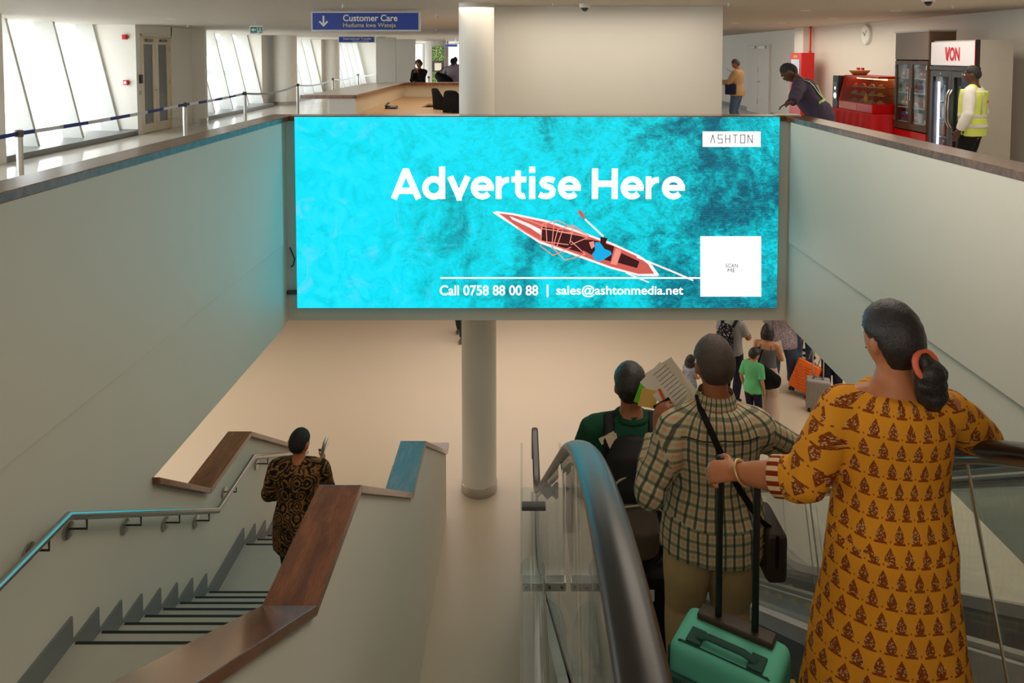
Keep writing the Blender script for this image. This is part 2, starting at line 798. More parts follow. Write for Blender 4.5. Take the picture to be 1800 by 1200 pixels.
PLAID, KURTA, BATIK, CUFF = plaid_mat(), kurta_mat(), batik_mat(), stripe_cuff()
F_KHAKI = fabric('khaki_cotton', (188, 162, 118))
F_GREEN = fabric('dark_green_knit', (22, 66, 44))
F_BLACK = fabric('black_cloth', (24, 23, 24))
F_PACK = fabric('black_nylon', (26, 25, 25), rough=.6)
F_PACKG = fabric('grey_brown_nylon', (92, 82, 72), rough=.7)
F_DARKBAG = fabric('dark_brown_bag_leather', (62, 52, 42), rough=.45)
F_JEANS = fabric('blue_denim', (74, 88, 112))
F_NAVY = fabric('navy_cloth', (36, 38, 58))
F_GREY = fabric('grey_cotton', (156, 158, 160))
F_TEE = fabric('mint_green_cotton', (112, 206, 140))
F_PALE = fabric('pale_pink_cotton', (214, 186, 168))
F_TAN = fabric('tan_cotton', (172, 138, 98))
F_PURPLE = fabric('dark_plum_overall', (70, 62, 82))
F_VEST = fabric('lime_safety_vest', (214, 226, 112))
F_SHIRTW = fabric('white_shirt_cotton', (224, 220, 214))
F_LILAC = fabric('lilac_cotton', (176, 160, 178))
F_FLORAL = speckle_fabric('small_flower_print', (120, 104, 112), (176, 164, 168), 70)
F_GIRL = speckle_fabric('pale_check_cotton', (176, 182, 196), (128, 132, 150), 60)
F_SLEEVELESS = fabric('grey_strap_top', (110, 108, 112))
F_MUSTARD = fabric('mustard_cloth', (178, 136, 52))
REFLECT = plain('silver_reflective_tape', (214, 216, 210), .3, .2)
REFLECTG = plain('lime_reflective_tape', (186, 226, 150), .4)
EYEW = plain('eye_white', (226, 222, 214), .3)
EYED = plain('eye_iris', (28, 20, 16), .2)
LIP = plain('lip_skin', (120, 62, 50), .5)
PAPER = plain('white_paper', (226, 218, 204), .7, var=.03)
GOLD = plain('gold', (214, 160, 72), .25, 1.0)

# ------------------------------------------------------------------ building shell
HX0, HX1, HY0, HY1 = -8.75, 7.4, -6.0, 44.0
m = MB()
m.box(-9.95, HY0, -.3, XL - .2, HY1, 0)
m.box(XR + .2, HY0, -.3, HX1, HY1, 0)
m.box(XL - .2, YF + .22, -.3, XR + .2, HY1, 0)
m.box(XL - .2, HY0, -.3, XR + .2, .38, 0)
struct('floor', m, FLOORUP)
m = MB()
m.box(-10.3, HY0, CEIL, HX1 + .2, HY1, CEIL + .2)
struct('ceiling', m, CEILM)
# lower hall
struct('floor_lower', MB().box(-13, -6, FL - .2, 12, 24, FL), FLOORLOW)
m = MB()
m.box(-13, -6, SOF, XL - .2, 24, SOF + .06)
m.box(XR + .2, -6, SOF, 12, 24, SOF + .06)
m.box(XL - .2, YF + .22, SOF, XR + .2, 24, SOF + .06)
m.box(XL - .2, -6, SOF, XR + .2, .38, SOF + .06)
struct('ceiling_lower', m, WHITE)
struct('wall_lower_back', MB().box(-13, 24, FL, 12, 24.2, SOF), CREAM)
struct('wall_lower_left', MB().box(-13.2, -6, FL, -13, 24, SOF), CREAM)
struct('wall_lower_right', MB().box(12, -6, FL, 12.2, 24, SOF), CREAM)
struct('wall_lower_front', MB().box(-13, -6.2, FL, 12, -6, SOF), CREAM)
# well walls: the parapets round the opening and the slab edge below them
WT = 1.055
m = MB()
m.box(XL - .2, -1.5, SOF, XL, 8.55, WT)
m.box(XL - .2, -1.5, FL, XL, 5.45, SOF)
struct('wall_left', m, WALLG)
struct('trim_1', MB().box(XL, -1.4, -.36, XL + .03, 8.5, WT), WALLG, bevel=.004)
m = MB()
m.box(XR, -1.5, SOF, XR + .2, 8.66, WT)
struct('wall_right', m, WALLG)
struct('trim_2', MB().box(XR - .03, -1.4, -.36, XR, 8.6, WT), WALLG, bevel=.004)
struct('wall_front', MB().box(XL - .2, YF, SOF, XR + .2, YF + .2, WT), WALLG)
struct('trim_3', MB().box(XL - .16, 8.53, SOF, XL - .02, YF, WT), WALLG)
struct('trim_4', MB().box(XR + .02, 8.64, SOF, XR + .16, YF, WT), WALLG)
# hardwood caps on the parapets
cap = thing('parapet_cap', 'brown varnished wood capping along the left parapet beside the belt posts', 'capping', (XL, 3, WT), 'parapet cappings')
part('wood_cap', MB().box(XL - .24, -1.5, WT, XL + .035, 9.02, WT + .06), WOODX, cap, .006)
cap = thing('parapet_cap', 'brown varnished wood capping along the right parapet by the kiosk', 'capping', (XR, 3, WT), 'parapet cappings')
part('wood_cap', MB().box(XR - .035, -1.5, WT, XR + .24, 9.02, WT + .06), WOODX, cap, .006)
cap = thing('parapet_cap', 'brown varnished wood capping above the large turquoise screen', 'capping', (0, YF, WT), 'parapet cappings')
part('wood_cap', MB().box(XL + .035, YF - .04, WT, XR - .035, YF + .24, WT + .06), WOOD, cap, .006)

# hall walls
m = MB()
m.box(HX1, HY0, 0, HX1 + .2, HY1, CEIL)
struct('wall_right_hall', m, WHITE)
struct('trim_5', MB().box(HX1 - .28, 18.75, 0, HX1, 19.35, CEIL), WHITE)
struct('trim_6', MB().box(HX1 - .22, 9.9, 0, HX1, 10.35, CEIL), WHITE)
struct('baseboard_right', MB().box(HX1 - .02, 12, 0, HX1, HY1, .13), SKIRT)
struct('wall_hall_back', MB().box(-10.2, HY0 - .2, 0, HX1, HY0, CEIL), WHITE)
# end wall with its bright windows
m = MB()
m.box(-1.0, HY1 - .2, 0, HX1, HY1, CEIL)
m.box(-10.2, HY1 - .2, 0, -7, HY1, CEIL)
m.box(-7, HY1 - .2, 2.42, -1, HY1, CEIL)
struct('wall_hall_end', m, WHITE)
for i in range(5):
    x = -7 + i * 1.2
    w = struct('window_%d' % (i + 1), MB().box(x + .08, HY1 - .12, .05, x + 1.12, HY1 - .10, 2.4), PANE)
    f = MB()
    f.box(x, HY1 - .16, 0, x + .08, HY1 - .04, 2.42)
    f.box(x + 1.12, HY1 - .16, 0, x + 1.2, HY1 - .04, 2.42)
    part('window_frame', f, FRAMEW, w)
# the block behind the screen wall
m = MB()
m.box(-.62, 10.32, 0, 2.80, 14.5, CEIL)
struct('wall_center', m, WHITE, bevel=.006)

# leaning glass facade on the left
def fx(z):
    return -9.30 - (z - .1) * .55 / 2.42
BAYS = [(2.0, 12.05), (12.45, 16.80), (20.5, 26.2), (28.2, 34.0), (35.5, 43.6)]
n = 5
for bi, (y0, y1) in enumerate(BAYS):
    n += 1
    win = struct('window_%d' % n, MB().add([(fx(.1) - .24, y0, .1), (fx(.1) - .24, y1, .1), (fx(CEIL) - .24, y1, CEIL), (fx(CEIL) - .24, y0, CEIL),
                 (fx(.1) - .25, y0, .1), (fx(.1) - .25, y1, .1), (fx(CEIL) - .25, y1, CEIL), (fx(CEIL) - .25, y0, CEIL)],
                 [(0, 1, 2, 3), (7, 6, 5, 4), (0, 3, 7, 4), (1, 5, 6, 2), (3, 2, 6, 7), (0, 4, 5, 1)]), PANE)
    k = max(2, round((y1 - y0) / 1.42))
    ys = [y0 + .04 + (y1 - y0 - .1) * i / k for i in range(k + 1)]
    for y in ys:
        mu = MB()
        D = .16
        mu.add([(fx(.1) + D, y, .1), (fx(.1) - .24, y, .1), (fx(CEIL) - .24, y, CEIL), (fx(CEIL) + D, y, CEIL),
                (fx(.1) + D, y + .07, .1), (fx(.1) - .24, y + .07, .1), (fx(CEIL) - .24, y + .07, CEIL), (fx(CEIL) + D, y + .07, CEIL)],
               [(0, 1, 2, 3), (7, 6, 5, 4), (0, 3, 7, 4), (1, 5, 6, 2), (3, 2, 6, 7), (0, 4, 5, 1)])
        part('mullion', mu, FRAMEW, win)
    part('sill', MB().box(-9.9, y0, 0, -8.78, y1, .11), SKIRT, win, .008)
# solid stretches between the bays
struct('wall_pier_near', MB().box(-9.95, 12.05, 0, -8.72, 12.45, CEIL), WHITE)
DOORY = (17.05, 18.45)
m = MB()
m.box(-10.2, 16.80, 0, -8.75, 17.0, CEIL)
m.box(-8.95, 17.0, 2.32, -8.75, 18.55, CEIL)
m.box(-10.2, 18.5, 0, -8.75, 20.5, CEIL)
struct('wall_door_block', m, WHITE)
struct('baseboard_left', MB().box(-9.3, 16.775, 0, -8.74, 16.80, .14), SKIRT)
struct('wall_pier_mid', MB().box(-10.2, 26.2, 0, -9.2, 28.2, CEIL), WHITE)
struct('wall_pier_far', MB().box(-10.2, 34.0, 0, -9.2, 35.5, CEIL), WHITE)
# glazed double door
d1 = struct('door_1', MB().box(-8.86, 17.0, 0, -8.82, 18.5, 2.32), CREAM)
fm = MB()
fm.box(-8.82, 17.0, 0, -8.74, 17.06, 2.32)
fm.box(-8.82, 18.44, 0, -8.74, 18.5, 2.32)
fm.box(-8.82, 17.0, 2.26, -8.74, 18.5, 2.32)
part('door_frame', fm, CREAM, d1, .004)
for k in range(2):
    y = 17.07 + k * .69
    lf = MB()
    lf.box(-8.82, y, .02, -8.78, y + .13, 2.25)
    lf.box(-8.82, y + .55, .02, -8.78, y + .68, 2.25)
    lf.box(-8.82, y + .13, .02, -8.78, y + .55, .22)
    lf.box(-8.82, y + .13, 2.08, -8.78, y + .55, 2.25)
    lf = part('door_leaf', lf, CREAM, d1, .004)
    part('door_glass', MB().box(-8.81, y + .13, .22, -8.80, y + .55, 2.08), plain('dim_door_glass', (120, 124, 122), .1), lf)
    part('door_closer', MB().box(-8.78, y + .18, 2.14, -8.72, y + .48, 2.2), GREYP, lf, .006)
    for z in (.3, 1.1, 1.9):
        part('hinge', MB().cyl((-8.775, y + (.0 if k == 0 else .68), z), (-8.775, y + (.0 if k == 0 else .68), z + .12), .012, 8), STEEL, lf)
part('door_handle', MB().tube([(-8.78, 17.71, 1.0), (-8.72, 17.71, 1.0), (-8.72, 17.60, 1.0)], .012, 8), STEEL, d1)
# plain double door on the right wall
d2 = struct('door_2', MB().box(HX1 - .03, 21.9, 0, HX1, 24.1, 2.15), WHITE)
for k in range(2):
    lf = part('door_leaf', MB().box(HX1 - .06, 21.95 + k * 1.06, .02, HX1 - .03, 23.0 + k * 1.06, 2.12), plain('white_door_paint', (222, 214, 202), .4), d2, .005)
    part('door_closer', MB().box(HX1 - .12, 22.2 + k * 1.0, 2.02, HX1 - .06, 22.75 + k * 1.0, 2.1), STEEL, lf, .006)
    part('hinge', MB().box(HX1 - .075, 22.97, .3 + k, HX1 - .06, 23.02, .45 + k), STEEL, lf)
part('door_handle', MB().tube([(HX1 - .06, 22.85, 1.0), (HX1 - .12, 22.85, 1.0), (HX1 - .12, 22.7, 1.0)], .014, 8), STEEL, d2)

# outside: apron ground and far buildings seen through the glass
struct('ground', MB().box(-120, -40, -4.6, -10.4, 160, -4.3), plain('pale_concrete_apron', (206, 206, 204), .8))


def bldg(label, x0, y0, x1, y1, h, nx, nz):
    b = thing('terminal_building', label, 'building', ((x0 + x1) / 2, (y0 + y1) / 2, -4.3), 'buildings outside the glass')
    part('walls', MB().box(x0, y0, -4.3, x1, y1, h), plain('pale_render', (214, 210, 204), .8), b)
    part('roof', MB().box(x0 - .4, y0 - .4, h, x1 + .4, y1 + .4, h + .5), GREYP, b)
    for i in range(nx):
        for k in range(nz):
            y = y0 + (y1 - y0) * (i + .2) / nx
            z = -2 + k * 3
            if z + 1.8 < h:
                part('window', MB().box(x1, y, z, x1 + .1, y + (y1 - y0) / nx * .6, z + 1.6), plain('outside_glass', (120, 132, 140), .2) if (i + k) == 0 else bpy.data.materials['outside_glass'], b)


bldg('pale flat-roofed terminal building outside, seen through the second window bay', -42, 92, -31, 120, 3.2, 6, 2)
bldg('low pale hangar outside, nearer than the terminal building behind the glass', -33, 72, -27, 84, -.2, 4, 1)
for i, (x, y, c, lab) in enumerate([(-24, 52, (150, 40, 40), 'small red service van parked outside, seen low through the second window bay'),
                                    (-21, 43, (84, 88, 92), 'small grey service van parked outside, nearest the glass')]):
    c_ = plain('van_paint_%d' % i, c, .3)
    v = thing('service_van', lab, 'van', (x, y, -4.3), 'vans on the apron')
    part('body', MB().prism([(y - 2, -3.9), (y + 2, -3.9), (y + 2, -3.1), (y + 1.2, -3.0), (y + .6, -2.3), (y - 2, -2.3)], 'x', x - .9, x + .9), c_, v, .08)
    part('window', MB().box(x + .9, y - 1.6, -3.0, x + .93, y + .4, -2.5), bpy.data.materials['outside_glass'], v)
    for dy in (-1.2, 1.2):
        part('wheel', MB().cyl((x + .95, y + dy, -3.95), (x + .7, y + dy, -3.95), .35), RUBBER, v)

# ------------------------------------------------------------------ columns
def column(label, x, y, z0, z1, r, group, base=True):
    c = thing('round_column', label, 'column', (x, y, z0), group)
    part('shaft', MB().lathe([(r, z0 + .0), (r, z1)], (x, y, 0), 40), WHITE, c, smooth='auto')
    if base:
        part('base_ring', MB().lathe([(r + .006, z0), (r + .008, z0 + .02), (r + .008, z0 + .12), (r + .002, z0 + .125)], (x, y, 0), 40), STEEL, c, smooth='auto')
    return c


column('white round column on the lower floor with a steel ring at its foot', -.572, 9.72, FL, SOF, .232, None)
column('white round column on the upper floor rising behind the screen parapet', -.60, 9.85, 0, CEIL, .235, None, False)
column('thick white column beside the glazed double door', -8.95, 20.0, 0, CEIL, .41, 'thick columns along the window wall')
column('thick white column between the second and third window bays', -8.7, 27.2, 0, CEIL, .43, 'thick columns along the window wall')
column('thick white column beyond the third window bay, farthest along the glass', -9.0, 34.8, 0, CEIL, .43, 'thick columns along the window wall')
column('tan column at the far end of the hall behind the woman in black', -4.35, 38.0, 0, CEIL, .6, None)

# ------------------------------------------------------------------ staircase
L1, L2 = -1.80, -3.07
SX0, SX1 = XL, -1.15
st = thing('staircase', 'pale stone stairs with black nosings going down by the left wall', 'staircase', (-1.98, 4, FL))


def step(y0, y1, z, h, name='step'):
    s = part(name, MB().box(SX0 + .002, y0, z - h, SX1, y1, z), TREAD, st)
    part('nosing', MB().box(SX0 + .03, y1 - .016, z - .002, SX1 - .01, y1 + .005, z + .003), NOSE, s)
    part('skirting_tile', MB().box(SX0, y0 - .012, z, SX0 + .016, y1, z + .17), SKIRT, s, .002)
    return s


for k in range(1, 11):
    step(.38 + (k - 1) * .284, .38 + k * .284 + .012, -.1636 * k, .36)
step(3.22, 4.42, L1, .3, 'landing')
for k in range(1, 8):
    step(4.42 + (k - 1) * .2714, 4.42 + k * .2714 + .01, L1 - .15875 * k, .36)
step(6.32, 7.2, L2, .3, 'landing')
for k in range(1, 6):
    step(7.2 + (k - 1) * .3, 7.2 + k * .3 + .01, L2 - .1583 * k, max(.2, .36 if k < 4 else .2))

# right-hand solid balustrade with hardwood caps
BX0, BX1 = -1.15, -.955
prof = [(-.2, 1.30), (3.24, -.70), (4.18, -.70), (6.18, -1.965), (7.03, -1.965), (9.05, -3.17), (9.1, -3.17)]
bal = thing('stair_balustrade', 'solid white balustrade wall with brown wood capping right of the stairs', 'balustrade', (-1.05, 5, FL))
part('wall_body', MB().prism([(-.2, FL), (9.1, FL)] + prof[::-1], 'x', BX0, BX1), WALLG, bal, .003)


def capseg(parent, xa, xb, p, q, mat, t=.05):
    """sloping wood board on top of a wall between (y, z) points p and q"""
    d = V((0, q[0] - p[0], q[1] - p[1])).normalized()
    nrm = V((0, -d.z, d.y))
    if nrm.z < 0:
        nrm = -nrm
    vs = []
    for x in (xa, xb):
        for (a, h) in ((p, 0), (q, 0), (q, t), (p, t)):
            vs.append((x, a[0] + (0 if h == 0 else 0), a[1] + h))
    return part('wood_cap', MB().add(vs, [(0, 1, 2, 3), (7, 6, 5, 4), (0, 4, 5, 1), (1, 5, 6, 2), (2, 6, 7, 3), (3, 7, 4, 0)]), mat, parent, .004)


for i in range(5):
    capseg(bal, BX0 - .03, BX1 + .025, prof[i], prof[i + 1], WOOD)
capseg(bal, BX0 - .03, BX1 + .025, (9.05, -3.17), (9.24, -3.17), WOOD)

lw = thing('stair_balustrade', 'low white balustrade wall with brown wood capping left of the lower stairs', 'balustrade', (-2.8, 7, FL))
lp = [(5.45, -1.40), (6.34, -2.02), (7.32, -2.02), (9.05, -3.12), (9.2, -3.12)]
part('wall_body', MB().prism([(5.45, FL), (9.2, FL)] + lp[::-1], 'x', XL - .14, XL), WALLG, lw, .003)
for i in range(3):
    capseg(lw, XL - .18, XL + .06, lp[i], lp[i + 1], WOOD)
capseg(lw, XL - .18, XL + .06, (9.05, -3.12), (9.34, -3.12), WOOD)

# steel handrails on brackets
def handrail(label, x, wall_x, pts, br, r=.024):
    h = thing('stair_handrail', label, 'handrail', (x, pts[0][0], pts[0][1] - .2))
    part('rail', MB().tube([(x, y, z) for y, z in pts], r, 14, side=(1, 0, 0)), STEEL, h, smooth=True)
    sg = 1 if wall_x > x else -1
    for (y, z) in br:
        b = part('bracket', MB().tube([(x, y, z - .02), (x, y, z - .085), (wall_x, y, z - .085)], .007, 8), DARKSTEEL, h, smooth=True)
        part('rosette', MB().lathe([(.052, wall_x - sg * .003), (.052, wall_x - sg * .012), (.02, wall_x - sg * .018)], (0, y, z - .095), 20, 'x'), STEEL, b, smooth='auto')
    return h


def rail_z(pts, y):
    for (a, b), (c, d) in zip(pts, pts[1:]):
        if a <= y <= c:
            return b + (d - b) * (y - a) / (c - a)
    return pts[-1][1]


lr = [(.5, .93), (3.3, -.875), (4.24, -.875), (6.33, -2.17), (7.2, -2.17), (9.0, -3.12)]
handrail('brushed steel stair handrail on round brackets along the left wall', -2.68, XL, lr,
         [(y, rail_z(lr, y)) for y in (3.0, 3.42, 4.06, 4.42, 5.05, 5.62, 6.15, 6.75, 7.6, 8.4)])
rr = [(.5, .9), (3.22, -.9), (4.2, -.9), (6.2, -2.19), (7.05, -2.19), (8.9, -3.3)]
handrail('brushed steel stair handrail on the inner face of the right balustrade', -1.245, BX0, rr,
         [(y, rail_z(rr, y)) for y in (1.5, 2.6, 3.7, 4.6, 5.5, 6.6, 7.5, 8.5)])

# ------------------------------------------------------------------ escalators
def hr(y):
    """height of the escalator handrail"""
    sl = .637
    line = -3.0 + sl * (7.95 - y)
    if y <= 1.0:
        return .975
    if y < 2.4:
        a, b, c = (1.0, .975), (1.71, .975), (2.4, -3.0 + sl * 5.55)
        t = (y - 1.0) / 1.4
        return (1 - t) ** 2 * a[1] + 2 * t * (1 - t) * b[1] + t * t * c[1]
    if y < 7.45:
        return line
    if y < 8.45:
        t = (y - 7.45)
        z0 = -3.0 + sl * .5
        return z0 - sl * t + sl * t * t / 2.0
    return -3.0


SLAT = plain('grooved_step_metal', (128, 124, 118), .45, .6, var=.2, nscale=30)
YEL = plain('yellow_step_edge', (214, 168, 40), .6)
ALU = plain('aluminium_deck', (200, 190, 184), .34, .7)
DARKSKIRT = plain('dark_skirt_panel', (56, 54, 54), .35, .3)
BGLASS = glass("balustrade_glass", (.965, .985, .975), .9, .015, .02)
YS = [-.6 + i * .1 for i in range(int((9.3 + .6) / .1) + 1)]


def escalator(label, x0, x1):
    xc = (x0 + x1) / 2
    e = thing('escalator', label, 'escalator', (xc, 4.5, FL), 'escalators')
    for sx, inn in ((x0, 1), (x1, -1)):
        pts = [(sx, y, hr(y)) for y in YS]
        n0 = len(pts)
        pts += [(sx, 9.3 + .22 * math.sin(a), -3.22 + .22 * math.cos(a)) for a in (pi / 6, pi / 3, pi / 2, pi * 2 / 3, pi * .85)]
        part('handrail', MB().tube(pts, [(.041, .021)] * len(pts), 16, side=(1, 0, 0)), RUBBER, e, smooth=True)
        tr = [(sx, y, hr(y) - .034) for y in YS]
        part('rail_track', MB().tube(tr, [(.022, .018)] * len(tr), 8, side=(1, 0, 0)), STEEL, e, smooth='auto')
        ys = [-.6, .35, 1.15, 2.28, 3.55, 4.85, 6.15, 7.4, 8.4, 9.3]
        for a, b in zip(ys, ys[1:]):
            k = 8
            top, bot = [], []
            for i in range(k + 1):
                y = a + .006 + (b - a - .012) * i / k
                top.append((y, hr(y) - .045))
                lean = .26 if 1.1 < y < 8 else 0
                yb = y - (lean if y > 1.2 else 0)
                bot.append((yb, hr(yb) - .80))
            poly = top + bot[::-1]
            g = MB()
            nn = len(top)
            for xx in (sx - .005, sx + .005):
                g.v += [V((xx, *p)) for p in top] + [V((xx, *p)) for p in bot]
            for i in range(nn - 1):
                g.f += [(i, i + 1, nn + i + 1, nn + i), (2 * nn + i, 3 * nn + i, 3 * nn + i + 1, 2 * nn + i + 1)]
                g.f += [(i, 2 * nn + i, 2 * nn + i + 1, i + 1), (nn + i, nn + i + 1, 3 * nn + i + 1, 3 * nn + i)]
            g.f += [(0, nn, 3 * nn, 2 * nn), (nn - 1, 3 * nn - 1, 4 * nn - 1, 2 * nn - 1)]
            p = part('glass_panel', g, BGLASS, e)
            if b < 9:
                tb = (b, hr(b) - .045)
                bb = (b - .26, hr(b - .26) - .80) if b > 1.2 else (b, hr(b) - .8)
                part('glass_joint', MB().tube([(sx, *tb), (sx, *bb)], .005, 6), STEEL, p)
        # decks and skirts follow the incline
        def strip(name, dx0, dx1, dz0, dz1, mat):
            g = MB()
            for y in YS:
                z = hr(y)
                g.v += [V((sx + dx0, y, z + dz0)), V((sx + dx1, y, z + dz0)), V((sx + dx1, y, z + dz1)), V((sx + dx0, y, z + dz1))]
            for i in range(len(YS) - 1):
                o = i * 4
                for j in range(4):
                    g.f.append((o + j, o + (j + 1) % 4, o + 4 + (j + 1) % 4, o + 4 + j))
            q = (len(YS) - 1) * 4
            g.f += [(0, 1, 2, 3), (q + 3, q + 2, q + 1, q)]
            part(name, g, mat, e)
        strip('inner_deck', inn * .012, inn * .085, -.86, -.78, ALU)
        strip('skirt_panel', inn * .07, inn * .085, -1.16, -.862, DARKSKIRT)
        strip('outer_cladding', -inn * .012, -inn * .05, -1.75, -.80, GREYCAB)
    # steps
    y = 1.20
    zs = hr(2.6) - 1.05 + .637 * 1.4
    k = 0
    ya = 1.26
    while True:
        yf = ya + .36 * k
        if yf > 8.6:
            break
        z = max(FL + .02, min(-.02, hr(yf) - 1.05))
        g = MB()
        w0, w1 = x0 + .095, x1 - .095
        g.box(w0, yf - .365, z - .03, w1, yf, z)
        g.box(w0, yf - .03, z - .25, w1, yf - .005, z - .03)
        s = part('step', g, SLAT, e)
        yl = MB()
        part('yellow_edge', MB().box(w0 + .0, yf - .08, z - .002, w0 + .045, yf + .002, z + .004), YEL, s)
        part('yellow_edge', MB().box(w1 - .045, yf - .08, z - .002, w1, yf + .002, z + .004), YEL, s)
        gr = MB()
        for i in range(12):
            xx = w0 + .06 + (w1 - w0 - .12) * i / 11
            gr.box(xx - .012, yf - .36, z, xx + .012, yf - .01, z + .006)
        part('tread_ribs', gr, SLAT, s)
        k += 1
    part('landing_plate', MB().box(x0 + .09, -.6, -.04, x1 - .09, .9, .0), SLAT, e)
    part('landing_plate', MB().box(x0 + .09, 8.3, FL, x1 - .09, 9.5, FL + .012), SLAT, e)
    part('truss_floor', MB().add([(x0 - .04, 1.2, -.5), (x1 + .04, 1.2, -.5), (x1 + .04, 7.6, FL), (x0 - .04, 7.6, FL), (x0 - .04, 1.2, -.8), (x1 + .04, 1.2, -.8), (x1 + .04, 7.2, FL), (x0 - .04, 7.2, FL)],
                                [(0, 1, 2, 3), (7, 6, 5, 4), (0, 4, 5, 1), (1, 5, 6, 2), (2, 6, 7, 3), (3, 7, 4, 0)]), DARKSKIRT, e)
    return e


EX0, EX1 = .17, 1.41
escalator('escalator carrying the passengers down, black handrails over glass sides', EX0, EX1)
escalator('second escalator beside the right wall, behind the glass and empty', 1.90, 3.02)


def tread_z(y):
    """level of the escalator step a person at depth y stands on"""
    k = math.ceil((y - 1.26) / .36)
    return hr(1.26 + .36 * k) - 1.05 + .006

# ------------------------------------------------------------------ people
def sstep(a, b, x):
    t = max(0, min(1, (x - a) / (b - a)))
    return t * t * (3 - 2 * t)


def head_pt(d, face=True):
    """unit direction (x right, y forward, z up) -> point of a 1.70 m person's head, metres"""
    x, y, z = d
    px, py, pz = x * .074, y * .096, z * .117
    if z < 0:
        px *= 1 - .30 * (-z) ** 1.7
        if y < 0:
            py *= 1 - .42 * (-z) ** 1.1
        else:
            py *= 1 - .10 * (-z) ** 2
    if z > 0:
        px *= 1 + .04 * math.sin(z * pi)
    if y > 0:
        py *= 1 - .05 * max(0, 1 - abs(x) * 2)
    p = V((px, py, pz))
    if face and y > 0:
        def g(cx, cz, sx, sz):
            return math.exp(-((x - cx) / sx) ** 2 - ((z - cz) / sz) ** 2)
        p.y += .026 * g(0, -.18, .13, .13) + .014 * g(0, -.02, .10, .20)      # nose
        p.y -= .011 * (g(.36, .06, .20, .12) + g(-.36, .06, .20, .12))       # eye sockets
        p.y += .006 * (g(.34, .24, .3, .1) + g(-.34, .24, .3, .1))           # brow
        p.y += .009 * g(0, -.47, .24, .10)                                   # lips
        p.y += .010 * g(0, -.80, .30, .16)                                   # chin
        p.y -= .005 * g(0, -.62, .3, .06)
    return p


def head_mb(M, nu=30, nv=22):
    mb = MB()
    mb.ball((0, 0, 0), 1.0, nu, nv)
    mb.v = [M @ head_pt(p) for p in mb.v]
    # ears
    for sx in (-1, 1):
        e = MB().ball((0, 0, 0), (.010, .020, .032), 10, 7)
        R = Matrix.Rotation(sx * .35, 4, 'Z')
        mb.add([M @ (R @ p + V((sx * .078, -.006, -.008))) for p in e.v], e.f)
    return mb


HAIRLINE = {
    'short': (.50, .12, -.60), 'crop': (.52, .14, -.50), 'bald': (2, 2, 2),
    'full': (.46, -.12, -.80), 'pulled': (.44, .05, -.72),
}


def hair_mb(M, style='short', thick=.012, seed=0, nu=44, nv=32):
    f0, s0, b0 = HAIRLINE[style]
    src = MB().ball((0, 0, 0), 1.0, nu, nv)
    keep, out = {}, MB()
    for i, d in enumerate(src.v):
        y = d.y / max(.25, math.hypot(d.x, d.y))
        zt = (s0 + (f0 - s0) * sstep(.25, .95, y)) if y > 0 else (s0 + (b0 - s0) * sstep(.0, .75, -y))
        k = d.z - zt
        if k > -.10:
            n = noise.noise(V((d.x * 4 + seed, d.y * 4, d.z * 4))) * .5 + noise.noise(V((d.x * 16 + seed, d.y * 16, d.z * 16))) * .35
            t = -.004 + (thick + .004) * sstep(-.08, .22, k) + n * thick * .35 * sstep(0, .2, k)
            p = head_pt(d, False)
            keep[i] = len(out.v)
            out.v.append(M @ (p + V(d).normalized() * t))
    for f in src.f:
        if all(i in keep for i in f):
            out.f.append(tuple(keep[i] for i in f))
    return out


def ik(a, c, l1, l2, hint):
    """elbow / knee position"""
    a, c, hint = V(a), V(c), V(hint)
    d = c - a
    L = d.length
    if L > (l1 + l2) * .995:
        c = a + d.normalized() * (l1 + l2) * .995
        d = c - a
        L = d.length
    x = (l1 * l1 - l2 * l2 + L * L) / (2 * L)
    h = math.sqrt(max(0, l1 * l1 - x * x))
    u = d.normalized()
    hp = hint - u * hint.dot(u)
    hp.normalize()
    return a + u * x + hp * h, c


def hand_mb(w, d, n, side, curl=.5, k=1.0, spread=.25, thumb=.6):
    """hand at wrist w, fingers along d, palm facing n; side +1 left, -1 right"""
    d = V(d).normalized()
    n = V(n)
    n = (n - d * n.dot(d)).normalized()
    t = (n.cross(d)) * side          # towards the thumb
    mb = MB()
    pl = .088 * k
    mb.tube([w - d * .012 * k, w + d * .03 * k, w + d * pl * .7, w + d * pl], [(.026 * k, .019 * k), (.034 * k, .017 * k), (.041 * k, .015 * k), (.039 * k, .012 * k)], 12, side=t)
    for i, (off, ln) in enumerate(((.030, .92), (.0102, 1.0), (-.0100, .94), (-.029, .76))):
        p = w + d * (pl - .006 * k * abs(i - 1)) + t * off * k
        a = curl * .55
        dd = (d + t * off * spread * 6).normalized()
        pts, rr = [p - dd * .012 * k, p], [.0098 * k, .0096 * k]
        for j, s in enumerate((.044, .027, .021)):
            v = dd * math.cos(a) + n * math.sin(a)
            p = p + v * s * ln * k
            pts.append(p)
            rr.append((.0088, .0080, .0068)[j] * k)
            a += curl * (1.05, .8, 0)[j]
        mb.tube(pts, rr, 8, side=t)
    p = w + d * .022 * k + t * .026 * k + n * .004 * k
    v = (t * .8 + d * .65 + n * .25 * thumb).normalized()
    pts, rr = [p - v * .01, p], [.013 * k, .013 * k]
    for s, r in ((.040, .0115), (.030, .0098), (.024, .0078)):
        p = p + v * s * k
        pts.append(p)
        rr.append(r * k)
        v = (v + d * .35 + n * thumb * .5 - t * .25).normalized()
    mb.tube(pts, rr, 8, side=n)
    return mb


